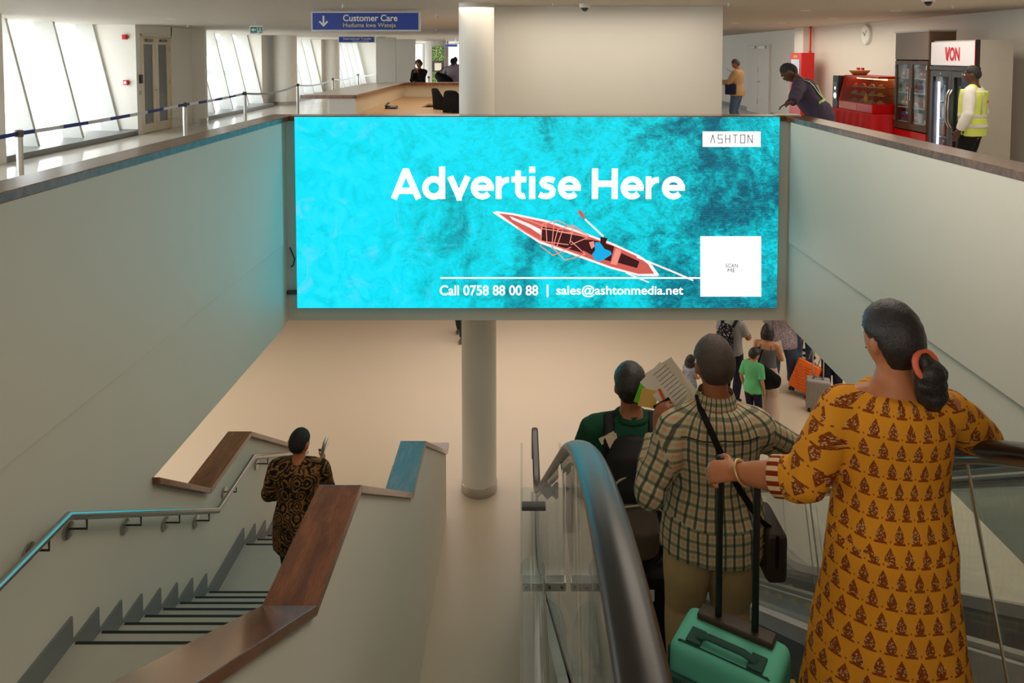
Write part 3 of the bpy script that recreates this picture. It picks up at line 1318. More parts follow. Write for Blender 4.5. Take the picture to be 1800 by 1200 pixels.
def uv_from_bones(me, bones):
    """bones: (a, b, radius, ref, v0): cylindrical unwrap in metres around the nearest bone, per face"""
    uvl = me.uv_layers.new(name='UVMap')
    B = []
    for a, b, r, ref, v0 in bones:
        a, b = V(a), V(b)
        t = (b - a)
        L = t.length
        t = t / L
        s, q = frame(t, V(ref))
        B.append((a, t, L, r, s, q, v0))
    vco = [v.co for v in me.vertices]
    for poly in me.polygons:
        c = poly.center
        best, bi = 1e9, None
        for bone in B:
            a, t, L, r, s, q, v0 = bone
            h = max(0, min(L, (c - a).dot(t)))
            dd = (c - (a + t * h)).length / r
            if dd < best:
                best, bi = dd, bone
        a, t, L, r, s, q, v0 = bi
        rc = c - a
        ac = math.atan2(rc.dot(q), rc.dot(s))
        for li in poly.loop_indices:
            p = vco[me.loops[li].vertex_index] - a
            an = math.atan2(p.dot(q), p.dot(s))
            if an - ac > pi:
                an -= 2 * pi
            if ac - an > pi:
                an += 2 * pi
            uvl.data[li].uv = (an * r * 1.05, p.dot(t) + v0)


def folds(me, amp, scale=9.0, seed=0.0, stretch=(1, 1, .45)):
    if amp <= 0:
        return
    nr = [v.normal.copy() for v in me.vertices]
    for v, nn in zip(me.vertices, nr):
        p = v.co
        q = V((p.x * scale * stretch[0] + seed, p.y * scale * stretch[1], p.z * scale * stretch[2] + .35 * p.x * scale))
        h = noise.noise(q) + .5 * noise.noise(q * 2.3)
        v.co = p + nn * (h * amp)
    me.update()


TORSO = [(.80, .105, .085, .0), (.86, .150, .112, .0), (.93, .168, .120, -.005), (1.00, .158, .112, .0), (1.08, .144, .103, .008), (1.17, .150, .108, .008),
         (1.26, .166, .116, .0), (1.33, .172, .108, -.008), (1.385, .150, .088, -.012), (1.42, .098, .070, -.012), (1.45, .064, .060, -.008)]


class Person:
    def __init__(self, label, loc, rz=0.0, H=1.70, fat=1.0, sk=None, lean=0.0, twist=0.0, side_lean=0.0, head=(0, 0, 0), armL=None, armR=None,
                 footL=None, footR=None, hands=None, vox=.011, shoulders=1.0, feet=True, belly=0.0, headk=1.0, group=None, arm_k=1.0, drop=0.0):
        self.s = H / 1.70
        self.fat = fat
        self.vox = vox
        self.root = thing('person', label, 'person', loc, group, rz)
        self.sk = sk
        s = self.s
        P0 = V((0, 0, .92))
        R = Matrix.Rotation(side_lean, 3, 'Y') @ Matrix.Rotation(-lean, 3, 'X') @ Matrix.Rotation(twist, 3, 'Z')
        self.R = R

        def up(p):
            """bend the upper body about the hips, progressively along the spine"""
            p = V(p)
            k = sstep(.84, 1.12, p.z)
            q = P0 + R @ (p - P0)
            return p.lerp(q, k)
        self.up = up
        self.torso = []
        for z, a, b, y in TORSO:
            f = fat if z < 1.40 else (1 + (fat - 1) * .35)
            bb = b * f
            if belly and .9 < z < 1.3:
                y = y + belly * .5
                bb = bb + belly * .5
            if drop and z > 1.3:
                f *= {1.33: .95, 1.385: .84}.get(z, .95)
            self.torso.append((z, a * f * (shoulders if z > 1.2 and z < 1.41 else 1), bb, y))
        sw = .168 * shoulders * (1 + (fat - 1) * .7)
        self.sh = {1: up((-sw, -.008, 1.365 - drop)), -1: up((sw, -.008, 1.365 - drop))}      # +1 = left (x negative)
        arms = {1: armL or ((-.25, .03, .86), (-.4, -1, 0)), -1: armR or ((.25, .03, .86), (.4, -1, 0))}
        self.el, self.wr = {}, {}
        for k in (1, -1):
            w, hint = arms[k][0], arms[k][1]
            self.el[k], self.wr[k] = ik(self.sh[k], w, .285, .255, hint)
        feet_ = {1: footL or (-.10, -.02, .075), -1: footR or (.10, -.02, .075)}
        self.hip, self.kn, self.an = {}, {}, {}
        for k in (1, -1):
            self.hip[k] = V((-.092 * k * fat, 0, .88))
            self.kn[k], self.an[k] = ik(self.hip[k], feet_[k], .42, .405, (0, 1, 0))
        nb = up((0, -.008, 1.43))
        self.neck = nb
        yaw, pit, rol = head
        HR = Matrix.Rotation(yaw, 3, 'Z') @ Matrix.Rotation(-pit, 3, 'X') @ Matrix.Rotation(rol, 3, 'Y')
        HC = nb + (R @ V((0, .004, .045))) + (HR @ V((0, .012, .106)))
        self.HM = Matrix.Translation(HC) @ HR.to_4x4() @ Matrix.Diagonal((headk, headk, headk, 1))
        self.HR = HR
        # ---- body
        b = MB()
        self._torso(b, 0.0)
        b.tube([nb - R @ V((0, 0, .05)), nb + R @ V((0, 0, .02)), HC + HR @ V((0, -.012, -.06))], [(.062, .060), (.055, .056), (.054, .058)], 14)
        for k in (1, -1):
            sh, e, w = self.sh[k], self.el[k], self.wr[k]
            fa = 1 + (fat - 1) * .8
            ka = fa * arm_k
            b.tube([sh, sh.lerp(e, .35), sh.lerp(e, .75), e, e.lerp(w, .3), e.lerp(w, .75), w],
                   [.056 * fa, .051 * fa, .043 * fa, .040 * ka, .041 * ka, .032 * ka, (.026 * arm_k, .024 * arm_k)], 12)
            hd = (hands or {}).get(k, {})
            d = V(hd.get('d', (w - e).normalized()))
            n = V(hd.get('n', (k, 0, -.1)))
            hm = hand_mb(w, d, n, k, hd.get('curl', .5), hd.get('k', 1.0), thumb=hd.get('thumb', .6))
            b.add(hm.v, hm.f)
            hp, kn, an = self.hip[k], self.kn[k], self.an[k]
            b.tube([hp, hp.lerp(kn, .5), kn, kn.lerp(an, .3), kn.lerp(an, .8), an], [(.088 * fat, .090 * fat), (.072 * fat, .074 * fat), .052, .052, .036, .036], 12)
            if feet:
                f = an + V((0, 0, -.045))
                b.tube([f + V((0, -.04, .0)), f + V((0, .06, -.004)), f + V((0, .15, -.014))], [(.034, .030), (.042, .024), (.040, .014)], 10)
        for k in (1, -1):
            c = up((0, -.012, 1.392))
            b.tube([c.lerp(self.sh[k], .25), c.lerp(self.sh[k], .6), self.sh[k]], [(.056, .062), (.052, .058), (.050, .054)], 14, side=(0, 1, 0))
        hm = head_mb(self.HM)
        b.add(hm.v, hm.f)
        self.body = self._emit('body', b, sk, vox, 2)

    def _torso(self, mb, grow, z0=None, z1=9, flare=None):
        pts, rad = [], []
        for z, a, bb, y in self.torso:
            if z0 is not None and z < z0 - 1e-6:
                continue
            if z > z1:
                continue
            pts.append(self.up((0, y, z)))
            rad.append((a + grow, bb + grow))
        mb.tube(pts, rad, 28, cap='round' if z0 is None else 'flat')
        return mb

    def _emit(self, name, mb, mat, vox, smooth, bones=None, fold=0.0, parent=None, scale=9.0, label=None, fac=.5):
        me = remesh(mb, vox, smooth, fac)
        if fold:
            folds(me, fold, scale, seed=random.random() * 50)
        if bones:
            uv_from_bones(me, bones)
        me.transform(Matrix.Scale(self.s, 4))
        for p in me.polygons:
            p.use_smooth = True
        me.name = name
        o = link(name, me, mat, parent or self.root)
        if label:
            o['label'] = label
        return o

    def raw(self, name, mb, mat, smooth=True, parent=None, bevel=0.0, scale=True):
        """small part given in the person's 1.70 m coordinates"""
        me = mb.mesh(name)
        if scale:
            me.transform(Matrix.Scale(self.s, 4))
        fix(me, bevel, 2, smooth)
        return link(name, me, mat, parent or self.root)

    def bones(self, loose=.0):
        u = self.up
        L = [(u((0, 0, .30)), u((0, 0, .84)), .19 * self.fat, (0, -1, 0), -.54), (u((0, 0, .84)), u((0, 0, 1.44)), .165 * self.fat, (0, -1, 0), 0.0)]
        for k in (1, -1):
            L.append((self.sh[k] + (self.el[k] - self.sh[k]) * .12, self.el[k], .056, (0, -1, 0), .03))
            L.append((self.el[k], self.wr[k], .046, (0, -1, 0), .03 + .285))
        return L

    def shirt(self, mat, hem=.84, sleeve=2.0, loose=.016, fold=.006, vox=None, name='shirt', flare=0.0, sl_loose=None, smooth=4, neck_z=1.44, cuffs=None):
        mb = MB()
        u = self.up
        pts, rad = [], []
        prof = [t for t in self.torso if hem < t[0] < neck_z]
        f0 = next((t for t in self.torso if t[0] >= hem), self.torso[0])
        first = None
        for (za, aa, ba, ya), (zb, ab, bb, yb) in zip(self.torso, self.torso[1:]):
            if za <= hem <= zb:
                q = (hem - za) / (zb - za)
                first = (hem, aa + (ab - aa) * q, ba + (bb - ba) * q, ya)
        if first is None:
            first = (hem, .165 * self.fat, .118 * self.fat, 0)
        hipw = max(t[1] for t in self.torso if t[0] < 1.0)
        hipd = max(t[2] for t in self.torso if t[0] < 1.0)
        for z, a, bb, y in [first] + prof:
            fl = flare * sstep(1.10, hem, z) if flare else 0
            a2, b2 = (max(a, hipw), max(bb, hipd)) if z < .93 else (a, bb)
            lo = loose if z < 1.40 else .015
            pts.append(u((0, y, z)))
            rad.append((a2 + lo + fl, b2 + lo + fl))
        mb.tube(pts, rad, 32, cap='flat')
        top = u((0, -.010, neck_z - .008))
        mb.tube([top, u((0, -.008, neck_z + .012))], [(.074, .070), (.066, .063)], 20, cap='flat')
        sl = loose * .75 if sl_loose is None else sl_loose
        fa = 1 + (self.fat - 1) * .8
        for k in (1, -1):
            sh, e, w = self.sh[k], self.el[k], self.wr[k]
            c = u((0, -.012, 1.392))
            if sleeve < .1:
                continue
            mb.tube([c.lerp(sh, .2), c.lerp(sh, .6), sh], [(.060 + loose * .6, .066 + loose * .5), (.058 + loose * .7, .062 + loose * .6), (.055 * fa + sl, .056 * fa + sl)], 18, side=(0, 1, 0))
            path = [sh - (e - sh).normalized() * .03, sh, sh.lerp(e, .4)]
            rr = [.058 * fa + sl * .6, .060 * fa + sl, .056 * fa + sl]
            if sleeve <= 1:
                path.append(sh.lerp(e, sleeve))
                rr.append(.052 * fa + sl)
            else:
                q = sleeve - 1
                path += [sh.lerp(e, .8), e, e.lerp(w, min(1, q) * .5), e.lerp(w, min(1, q) * .97)]
                rr += [.048 * fa + sl, .047 * fa + sl, .046 * fa + sl, (.033 * fa if q > .8 else .042 * fa) + sl]
            mb.tube(path, rr, 16, cap='flat')
            if sleeve > 1.05:
                ra = .050 * fa + sl
                mb.ball(e, ra, 14, 10)
        return self._emit(name, mb, mat, vox or self.vox, smooth, self.bones(), fold)

    def trousers(self, mat, end=1.0, loose=.014, fold=.006, vox=None, name='trousers', wide=0.0, top=1.0):
        mb = MB()
        pts = [(0, 0, .80), (0, 0, .86), (0, -.003, .93), (0, 0, top)]
        hw = [(.11 * self.fat + loose, .10 * self.fat + loose)] + [(t[1] + loose * .7, t[2] + loose * .7) for t in self.torso if .85 < t[0] < .95] + [(.158 * self.fat + loose * .6, .112 * self.fat + loose * .6)]
        pts = [self.up(p) if p[2] > .9 else V(p) for p in pts]
        mb.tube(pts, hw, 24, cap='flat')
        for k in (1, -1):
            hp, kn, an = self.hip[k], self.kn[k], self.an[k]
            e = kn.lerp(an, end)
            mb.tube([hp, hp.lerp(kn, .5), kn, kn.lerp(e, .5), e], [(.090 * self.fat + loose * .8, .096 * self.fat + loose * .8), (.078 * self.fat + loose, .080 * self.fat + loose), .062 + loose + wide * .4, .058 + loose + wide * .7, .052 + loose + wide], 16, cap='flat')
        return self._emit(name, mb, mat, vox or self.vox, 3, None, fold)

    def shoes(self, mat, sole=None):
        for k in (1, -1):
            an = self.an[k]
            f = an + V((0, 0, -.040))
            mb = MB()
            mb.tube([f + V((0, -.055, .010)), f + V((0, -.01, .022)), f + V((0, .05, .010)), f + V((0, .12, -.008)), f + V((0, .165, -.014))],
                    [(.036, .036), (.042, .046), (.045, .034), (.047, .024), (.036, .016)], 14)
            o = self._emit('shoe', mb, mat, .008, 2)
            if sole:
                sm = MB()
                zz = an.z - .075
                ol = [(-.040, -.075), (.040, -.075), (.044, .0), (.049, .10), (.036, .18), (.0, .198), (-.036, .18), (-.049, .10), (-.044, 0)]
                sm.prism([(an.x + a, an.y + b) for a, b in ol], 'z', zz, zz + .022)
                self.raw('sole', sm, sole, smooth=False, parent=o)

    def hair(self, style, mat, thick=.012, name='hair', extra=None):
        o = self.raw(name, hair_mb(self.HM, style, thick, random.random() * 30), mat)
        return o

    def eyes(self, lips=True):
        for sx in (-1, 1):
            c = self.HM @ V((sx * .030, .0815, .006))
            M3 = self.HM.to_3x3()
            w = self.raw('eye', MB().ball(c, .0115, 10, 7), EYEW)
            self.raw('iris', MB().ball(self.HM @ V((sx * .030, .0905, .006)), .0052, 8, 5), EYED, parent=w)
            br = [self.HM @ V((sx * a, y, z)) for a, y, z in ((.014, .094, .026), (.030, .092, .032), (.048, .079, .027))]
            self.raw('eyebrow', MB().tube(br, [.0028, .0036, .002], 6), HAIR)
        if lips:
            lp = [self.HM @ V((a, y, -.056)) for a, y in ((-.022, .090), (0, .0975), (.022, .090))]
            self.raw('lips', MB().tube(lp, [.003, .0052, .003], 6), LIP)

    def w(self, p):
        """person coordinates (1.70 m) -> world"""
        return self.root.location + Matrix.Rotation(self.root.rotation_euler.z, 3, 'Z') @ (V(p) * self.s)

    def inv(self, wpt):
        """world -> person coordinates (1.70 m)"""
        return (Matrix.Rotation(-self.root.rotation_euler.z, 3, 'Z') @ (V(wpt) - self.root.location)) / self.s

    def hit(self, o, x, z, frm=-1, off=.004):
        """point on the outside of a garment, from behind (frm = -1) or the front, person coordinates"""
        bv = BVHTree.FromPolygons([v.co for v in o.data.vertices], [tuple(p.vertices) for p in o.data.polygons])
        h = bv.ray_cast(V((x, frm * 1.5, z)) * self.s, V((0, -frm, 0)))
        return h[0] / self.s + V((0, frm * off, 0)) if h[0] else V((x, frm * .12, z))


def strap_mb(pts, w=.018, t=.003, side=(1, 0, 0)):
    return MB().tube(pts, [(w, t)] * len(pts), 8, side=side, cap='flat')


def placed(px, py, y):
    p = atY(px, py, y)
    return p


# pre-computed helper: hand target in the person's own coordinates for a world point
def local(loc, rz, H, wp):
    return tuple((Matrix.Rotation(-rz, 3, 'Z') @ (V(wp) - V(loc))) / (H / 1.70))


# ---- woman in the printed mustard tunic
wy = 2.20
wloc = (1.13, wy, tread_z(wy))
wH = 1.565
wrz = -.10
wl = local(wloc, wrz, wH, (.705, 2.36, .480))          # left wrist, near the suitcase handle
wr_ = local(wloc, wrz, wH, (1.395, 2.50, hr(2.50) + .075))   # right wrist on the handrail
woman = Person('woman in long mustard printed tunic with low hair bun holding a green suitcase', wloc, wrz, wH, fat=1.14, sk=SK_W, head=(.42, .02, 0),
               armL=(wl, (.10, -.5, -1)), armR=(wr_, (.75, -.7, .05)), vox=.0075, shoulders=.86, arm_k=1.22,
               hands={1: dict(d=(-.72, .45, -.25), n=(.35, .5, -.75), curl=1.1, thumb=.9, k=1.08), -1: dict(n=(0, 0, -1), curl=.5)})
mb = MB()
u = woman.up
pts, rad = [], []
for z, a, b, y in [(.30, .278, .245, .0), (.45, .262, .225, 0), (.62, .240, .200, 0), (.78, .212, .170, -.008), (.90, .204, .158, -.012), (.99, .188, .140, -.004), (1.07, .176, .130, .004),
                   (1.17, .184, .134, .004), (1.27, .192, .140, 0), (1.33, .186, .136, -.010), (1.372, .162, .122, -.014), (1.402, .132, .106, -.016), (1.422, .112, .098, -.018)]:
    pts.append(u((0, y, z)))
    rad.append((a, b))
mb.tube(pts, rad, 40, cap='flat')
for k in (1, -1):
    sh, e, w = woman.sh[k], woman.el[k], woman.wr[k]
    c = u((0, -.014, 1.378))
    mb.tube([c.lerp(sh, .30), c.lerp(sh, .65), sh], [(.070, .060), (.068, .060), (.066, .062)], 18, side=(0, 1, 0))
    mb.tube([sh - (e - sh).normalized() * .02, sh, sh.lerp(e, .4), sh.lerp(e, .8), e, e.lerp(w, .16), e.lerp(w, .30)], [.058, .068, .076, .078, .078, .074, .068], 18, cap='flat')
kur = woman._emit('tunic', mb, KURTA, .0085, 4, woman.bones(), .009, scale=7)
for k in (1, -1):
    e, w = woman.el[k], woman.wr[k]
    c = MB().tube([e.lerp(w, .26), e.lerp(w, .44)], [.071, .069], 20, cap='flat')
    o = woman._emit('sleeve_cuff', c, CUFF, .005, 2, [(e, w, .062, (0, 0, 1), 0)], .003)
trs = woman.trousers(F_MUSTARD, fold=.004, loose=-.012, top=.95)
woman.shoes(F_BLACK)
woman.hair('pulled', HAIR, .016)
bun = MB()
HM = woman.HM
for (x, y, z, r) in [(.004, -.066, .0, (.054, .046, .054)), (.008, -.094, -.022, (.036, .032, .034)), (.013, -.118, -.038, (.030, .028, .030)), (.024, -.130, -.066, (.050, .046, .044)), (.026, -.130, -.100, (.048, .044, .042)),
                     (.034, -.126, -.134, (.050, .044, .044)), (.040, -.114, -.162, (.040, .036, .034))]:
    bun.ball(HM @ V((x, y, z)), r, 14, 10)
me_b = woman._emit('hair_bun', bun, HAIR, .006, 2, None, .004, scale=40)
sc_c = HM @ V((.014, -.118, -.044))
ringp = [sc_c + woman.HR @ V((.042 * math.cos(a), .016 * math.sin(a) - .006, .038 * math.sin(a) + .004)) for a in [i * pi / 8 for i in range(17)]]
woman.raw('hair_band', MB().tube(ringp, .0105, 8), plain('coral_hair_band', (228, 110, 74), .6))
woman.eyes()
nk = [u((.092 * math.sin(a) * .86, -.012 - .070 * math.cos(a), 1.425 - .012 * math.cos(a))) for a in [i * pi / 12 - pi / 2 for i in range(13)]]
woman.raw('necklace', MB().tube(nk, .0022, 6), GOLD)
wl_ = woman.wr[1]
ax = (woman.wr[1] - woman.el[1]).normalized()
s_, q_ = frame(ax, V((0, 0, 1)))
bc = wl_ - ax * .022
woman.raw('bangle', MB().tube([bc + (s_ * math.cos(a) + q_ * math.sin(a)) * .040 + ax * .012 * math.cos(a) for a in [i * pi / 12 for i in range(25)]], [(.0045, .0075)] * 25, 8), plain('pale_gold_bangle', (222, 178, 116), .35, .6))

# ---- man in the checked shirt
py_ = 3.22
ploc = (.86, py_, tread_z(py_))
pH = .590 - ploc[2]
pl_ = local(ploc, 0, pH, atY(1157, 762, 3.33))
pr_ = local(ploc, 0, pH, (1.395, 3.50, hr(3.5) + .05))
man = Person('man in green and tan checked shirt with crossbody bag holding up papers', ploc, 0, pH, fat=1.10, sk=SK_B, head=(.05, .06, 0),
             armL=(pl_, (-.55, -.4, -1)), armR=(pr_, (.6, -1, .1)), vox=.0085, shoulders=.90, drop=.05,
             hands={1: dict(d=(.12, .18, 1), n=(.75, .65, 0), curl=.75, thumb=.9), -1: dict(n=(0, 0, -1), curl=.4)})
msh = man.shirt(PLAID, hem=.785, sleeve=1.93, loose=.026, fold=.010, vox=.0085, flare=.02, smooth=5)
col = [man.up((.071 * math.sin(a), -.010 - .067 * math.cos(a), 1.452 - .006 * math.cos(a))) for a in [i * pi / 10 for i in range(21)]]
cm = MB()
for i, p in enumerate(col):
    q = p - man.up((0, -.01, 1.452))
    cm.v += [p + V((q.x * .05, q.y * .05, .026)), p + V((q.x * .30, q.y * .30, -.022))]
    if i:
        cm.f.append((2 * i - 2, 2 * i - 1, 2 * i + 1, 2 * i))
me = cm.mesh('collar')
uv_from_bones(me, man.bones())
me.transform(Matrix.Scale(man.s, 4))
for p in me.polygons:
    p.use_smooth = True
link('collar', me, PLAID, man.root)
for zz_, nm_ in ((1.315, 'yoke_seam'),):
    pts = [man.hit(msh, x, zz_ + .012 * (1 - abs(x) / .17), -1, .0015) for x in [-.165 + .33 * i / 16 for i in range(17)]]
    man.raw(nm_, MB().tube(pts, [(.0035, .0018)] * 17, 6, side=(0, 0, 1)), fabric('seam_thread', (58, 60, 48)))
man.trousers(F_KHAKI, fold=.008, loose=.024, wide=.012)
man.shoes(F_BLACK)
man.hair('short', HAIRG, .014)
man.eyes()

# ---- man in the dark green jumper
gy = 3.98
gloc = (.60, gy, tread_z(gy))
gH = .145 - gloc[2]
gman = Person('man in dark green jumper wearing a black backpack, farthest down the escalator', gloc, .05, gH, fat=1.08, sk=SK_B, head=(0, .05, 0),
              armL=((-.27, .16, .90), (-.6, -1, 0)), armR=((.26, .10, .88), (.5, -1, 0)), vox=.0095, shoulders=1.12)
gsh = gman.shirt(F_GREEN, hem=.86, sleeve=1.95, loose=.020, fold=.005)
cp_ = [gman.up((.074 * math.sin(a), -.012 - .070 * math.cos(a), 1.432 - .008 * math.cos(a))) for a in [i * pi / 10 for i in range(21)]]
gman._emit('collar', MB().tube(cp_, [(.018, .024)] * 21, 10, side=(0, 0, 1)), F_GREEN, .008, 2)
gman.trousers(F_BLACK, fold=.006)
gman.shoes(F_BLACK)
gman.hair('short', HAIR, .016)
gman.eyes()

# ---- man in the batik shirt on the stairs
by = 5.45
bloc = (-1.69, by, L1 - .15875 * (int((by - 4.42) / .2714) + 1) + .006)
bH = -1.00 - bloc[2]
bat = Person('man in brown batik shirt walking down the stairs with papers in hand', bloc, -.06, bH, fat=1.10, sk=SK_W, head=(-.25, .02, 0), lean=.04,
             armL=((-.18, .26, .98), (-.75, -.7, -.3)), armR=((.10, .36, 1.20), (.5, -.8, -.9)), vox=.010, shoulders=1.04, headk=1.08,
             footL=(-.10, -.16, .10), footR=(.10, .12, -.09), hands={-1: dict(d=(-.1, .7, .6), n=(-1, 0, 0), curl=.7)})
bat.shirt(BATIK, hem=.66, sleeve=1.95, loose=.040, fold=.009, flare=.02, smooth=4)
bat.trousers(F_BLACK)
bat.shoes(F_BLACK)
bat.hair('crop', HAIRC, .011)
bat.eyes()

# ------------------------------------------------------------------ things the passengers carry
def rounded(mb, name, mat, parent, bev=.03, **kw):
    return part(name, mb, mat, parent, bev, 3, smooth='auto', **kw)


# green cabin suitcase on the woman's left
sy = tread_z(2.42)
H_TOP = V((.655, 2.40, .515))
SC_ANG = math.radians(-33)          # long side of the case runs from far left to near right
cx, cy = .725, 2.47
sz = min(tread_z(2.38), tread_z(2.55))
suit = thing('suitcase', 'mint green soft suitcase with black telescopic handle held by the woman', 'suitcase', (cx, cy, sz), rz=SC_ANG)
TEAL = fabric('mint_green_suitcase_cloth', (92, 178, 150), .06, .6)
TEALD = fabric('dark_green_webbing', (40, 74, 64), .1, .7)
top = -.185 - sz
part('shell', MB().box(-.185, -.12, .05, .185, .11, top), TEAL, suit, .045, 4, 'auto', world_co=False)
part('front_pocket', MB().box(-.155, -.15, .09, .155, -.11, top - .11), TEAL, suit, .022, 3, 'auto', world_co=False)
part('zip_line', MB().tube([(-.19, -.09, .1), (-.189, -.09, top - .04), (-.150, -.09, top + .001), (.150, -.09, top + .001), (.189, -.09, top - .04), (.19, -.09, .1)], .004, 6), TEALD, suit, world_co=False)
part('handle_plate', MB().box(-.135, .035, top - .005, .135, .100, top + .022), F_DARKBAG, suit, .012, 3, 'auto', world_co=False)
hz = .395 - sz
tel = part('telescopic_handle', MB().tube([(-.065, .068, top), (-.065, .068, hz), (-.052, .068, hz + .018), (.052, .068, hz + .018), (.065, .068, hz), (.065,   .068, top)], .0125, 10), BLACK, suit, smooth=True, world_co=False)
part('grip', MB().tube([(-.066, .068, hz + .018), (.066, .068, hz + .018)], [(.020, .014)] * 2, 12, side=(0, 1, 0)), BLACK, tel, smooth=True, world_co=False)
for dx in (-1, 1):
    part('strap_tab', MB().obox((dx * .105, -.05, top + .004), (.026, 0, 0), (0, .038, -.002), (0, 0, .005)), TEALD, suit, .003, world_co=False)
part('carry_handle', MB().tube([(-.105, -.05, top + .006), (-.06, -.055, top + .024), (.06, -.055, top + .024), (.105, -.05, top + .006)], [(.017, .006)] * 4, 10, side=(0, 1, 0)), TEALD, suit, smooth=True, world_co=False)
part('side_flap', MB().obox((-.16, -.148, top - .14), (.10, 0, 0), (0, .012, 0), (0, 0, .06)), TEALD, suit, .008, world_co=False)
for dx in (-1, 1):
    for dy in (-1, 1):
        part('wheel', MB().cyl((dx * .13 - .012, dy * .07 - .005, .026), (dx * .13 + .012, dy * .07 - .005, .026), .026, 14), BLACK, suit, world_co=False)

# papers and passport in the checked-shirt man's hand
def to_w(pn, p):
    return pn.w(p)


hw = man.w(man.wr[1] + V((.01, .03, .09)))
pap = thing('papers', 'fan of white travel papers with yellow and green slips in raised hand', 'papers', tuple(hw))
def card(px, py, y, w, h, ang, mat, name, t=.0022, label=None):
    c = atY(px, py, y)
    a = math.radians(ang)
    ex = V((math.cos(a), .12, math.sin(a))).normalized()
    ez = V((-math.sin(a), .05, math.cos(a))).normalized()
    ey = ex.cross(ez)
    return part(name, MB().obox(c, ex * w / 2, ez * h / 2, ey * t / 2), mat, pap, label=label)
card(1182, 678, 3.42, .155, .215, 38, PAPER, 'sheet')
card(1176, 676, 3.415, .150, .210, 30, plain('ivory_paper', (214, 204, 186), .7), 'sheet')
s1 = card(1168, 680, 3.405, .135, .195, 44, PAPER, 'sheet')
c0 = atY(1168, 680, 3.40)
card(1140, 700, 3.395, .085, .085, -14, plain('yellow_slip', (222, 186, 96), .7), 'slip', label='yellow slip')
card(1126, 690, 3.43, .035, .10, -20, plain('bright_green_slip', (96, 206, 44), .6), 'slip', label='bright green slip')
card(1163, 693, 3.39, .014, .055, 26, plain('coral_tab', (206, 92, 62), .6), 'tab')
card(1166, 714, 3.392, .085, .05, 28, BLACK, 'passport_cover', .008)
lines = MB()
for i in range(9):
    q = atY(1160 + i * 4.6, 650 + i * 5.6, 3.398)
    lines.obox(q, V((.031, .004, .024)) * (1 - .04 * (i % 3)), V((-.0009, 0, .0011)), V((0, .0004, 0)))
o = part('print_lines', lines, GREYP, pap)
o['kind'] = 'stuff'

# crossbody bag of the checked-shirt man
bagp = man.w((.235, -.02, .84))
cb = thing('crossbody_bag', 'dark crossbody bag at the checked-shirt man right hip', 'bag', tuple(bagp))
def back_pts(pn, garment, xz, off=.006, frm=-1):
    return [pn.w(pn.hit(garment, x, z, frm, off)) for x, z in xz]
def line_pts(ctrl, k=5):
    out = []
    for (a, b), (c, d) in zip(ctrl, ctrl[1:]):
        out += [(a + (c - a) * i / k, b + (d - b) * i / k) for i in range(k)]
    return out + [ctrl[-1]]
sp = back_pts(man, msh, line_pts([(-.078, 1.425), (-.05, 1.36), (-.015, 1.28), (.03, 1.19), (.08, 1.10), (.125, 1.03), (.165, .97)]), .012)
sp = [man.w((-.078, -.02, 1.462))] + sp + [man.w((.235, -.08, .90))]
part('shoulder_strap', strap_mb(sp, .014, .0028), F_BLACK, cb, smooth=True)
rounded(MB().box(bagp.x - .05, bagp.y - .14, bagp.z - .13, bagp.x + .04, bagp.y + .12, bagp.z + .09), 'pouch', F_DARKBAG, cb, .03)
part('zip', MB().tube([(bagp.x - .053, bagp.y - .10, bagp.z + .03), (bagp.x - .053, bagp.y + .09, bagp.z + .03)], .004, 6), STEEL, cb)
part('strap_loop', MB().tube([(bagp.x - .01, bagp.y - .145, bagp.z + .09), (bagp.x - .01, bagp.y - .14, bagp.z - .05)], [(.008, .004)] * 2, 8), F_BLACK, cb)

# backpack of the man in green
gb = gman.w((0, -.20, 1.0))
BUP, BDX = .06, -.03
bp = thing('backpack', 'black backpack with beige tape strips worn by the man in green', 'backpack', tuple(gb))
s = gman.s
def gw(x, y, z):
    return gman.w((x + BDX, y, z + BUP))
mb = MB()
mb.tube([gw(0, -.21, .82), gw(0, -.225, .95), gw(0, -.215, 1.12), gw(0, -.185, 1.25), gw(0, -.16, 1.30)], [(.15, .10), (.165, .115), (.160, .105), (.135, .075), (.10, .045)], 28)
me = remesh(mb, .010, 3)
me.transform(Matrix.Translation(-gb))
for p in me.polygons:
    p.use_smooth = True
link('main_sack', me, F_PACK, bp)
mb = MB()
mb.tube([gw(0, -.315, .84), gw(0, -.325, .95), gw(0, -.300, 1.06)], [(.115, .045), (.125, .05), (.10, .035)], 24)
me = remesh(mb, .010, 3)
me.transform(Matrix.Translation(-gb))
for p in me.polygons:
    p.use_smooth = True
link('front_pocket', me, F_PACKG, bp)
def arc(z0, w, h, y0, y1, r=.0055):
    return [gw(w * math.cos(a), y0 + (y1 - y0) * math.sin(a), z0 + h * math.sin(a)) for a in [pi * i / 14 for i in range(15)]]
part('zip_piping', MB().tube(arc(1.10, .125, .10, -.285, -.275), .0065, 6), plain('grey_piping', (150, 140, 124), .6), bp, smooth=True)
part('zip_piping', MB().tube(arc(1.02, .13, .06, -.305, -.330), .0055, 6), bpy.data.materials['grey_piping'], bp, smooth=True)
for k in (-1, 1):
    pts = [gman.w(gman.hit(gsh, k * .115 - .02, z, -1, .018)) for z in (1.16, 1.20, 1.24, 1.28, 1.32, 1.36, 1.385)] + [gman.w((k * .118, -.03, 1.455)), gman.w((k * .118, .09, 1.36))]
    part('shoulder_strap', strap_mb(pts, .030, .008), F_PACK, bp, smooth=True)
TAPE = plain('beige_tape', (206, 190, 160), .6)
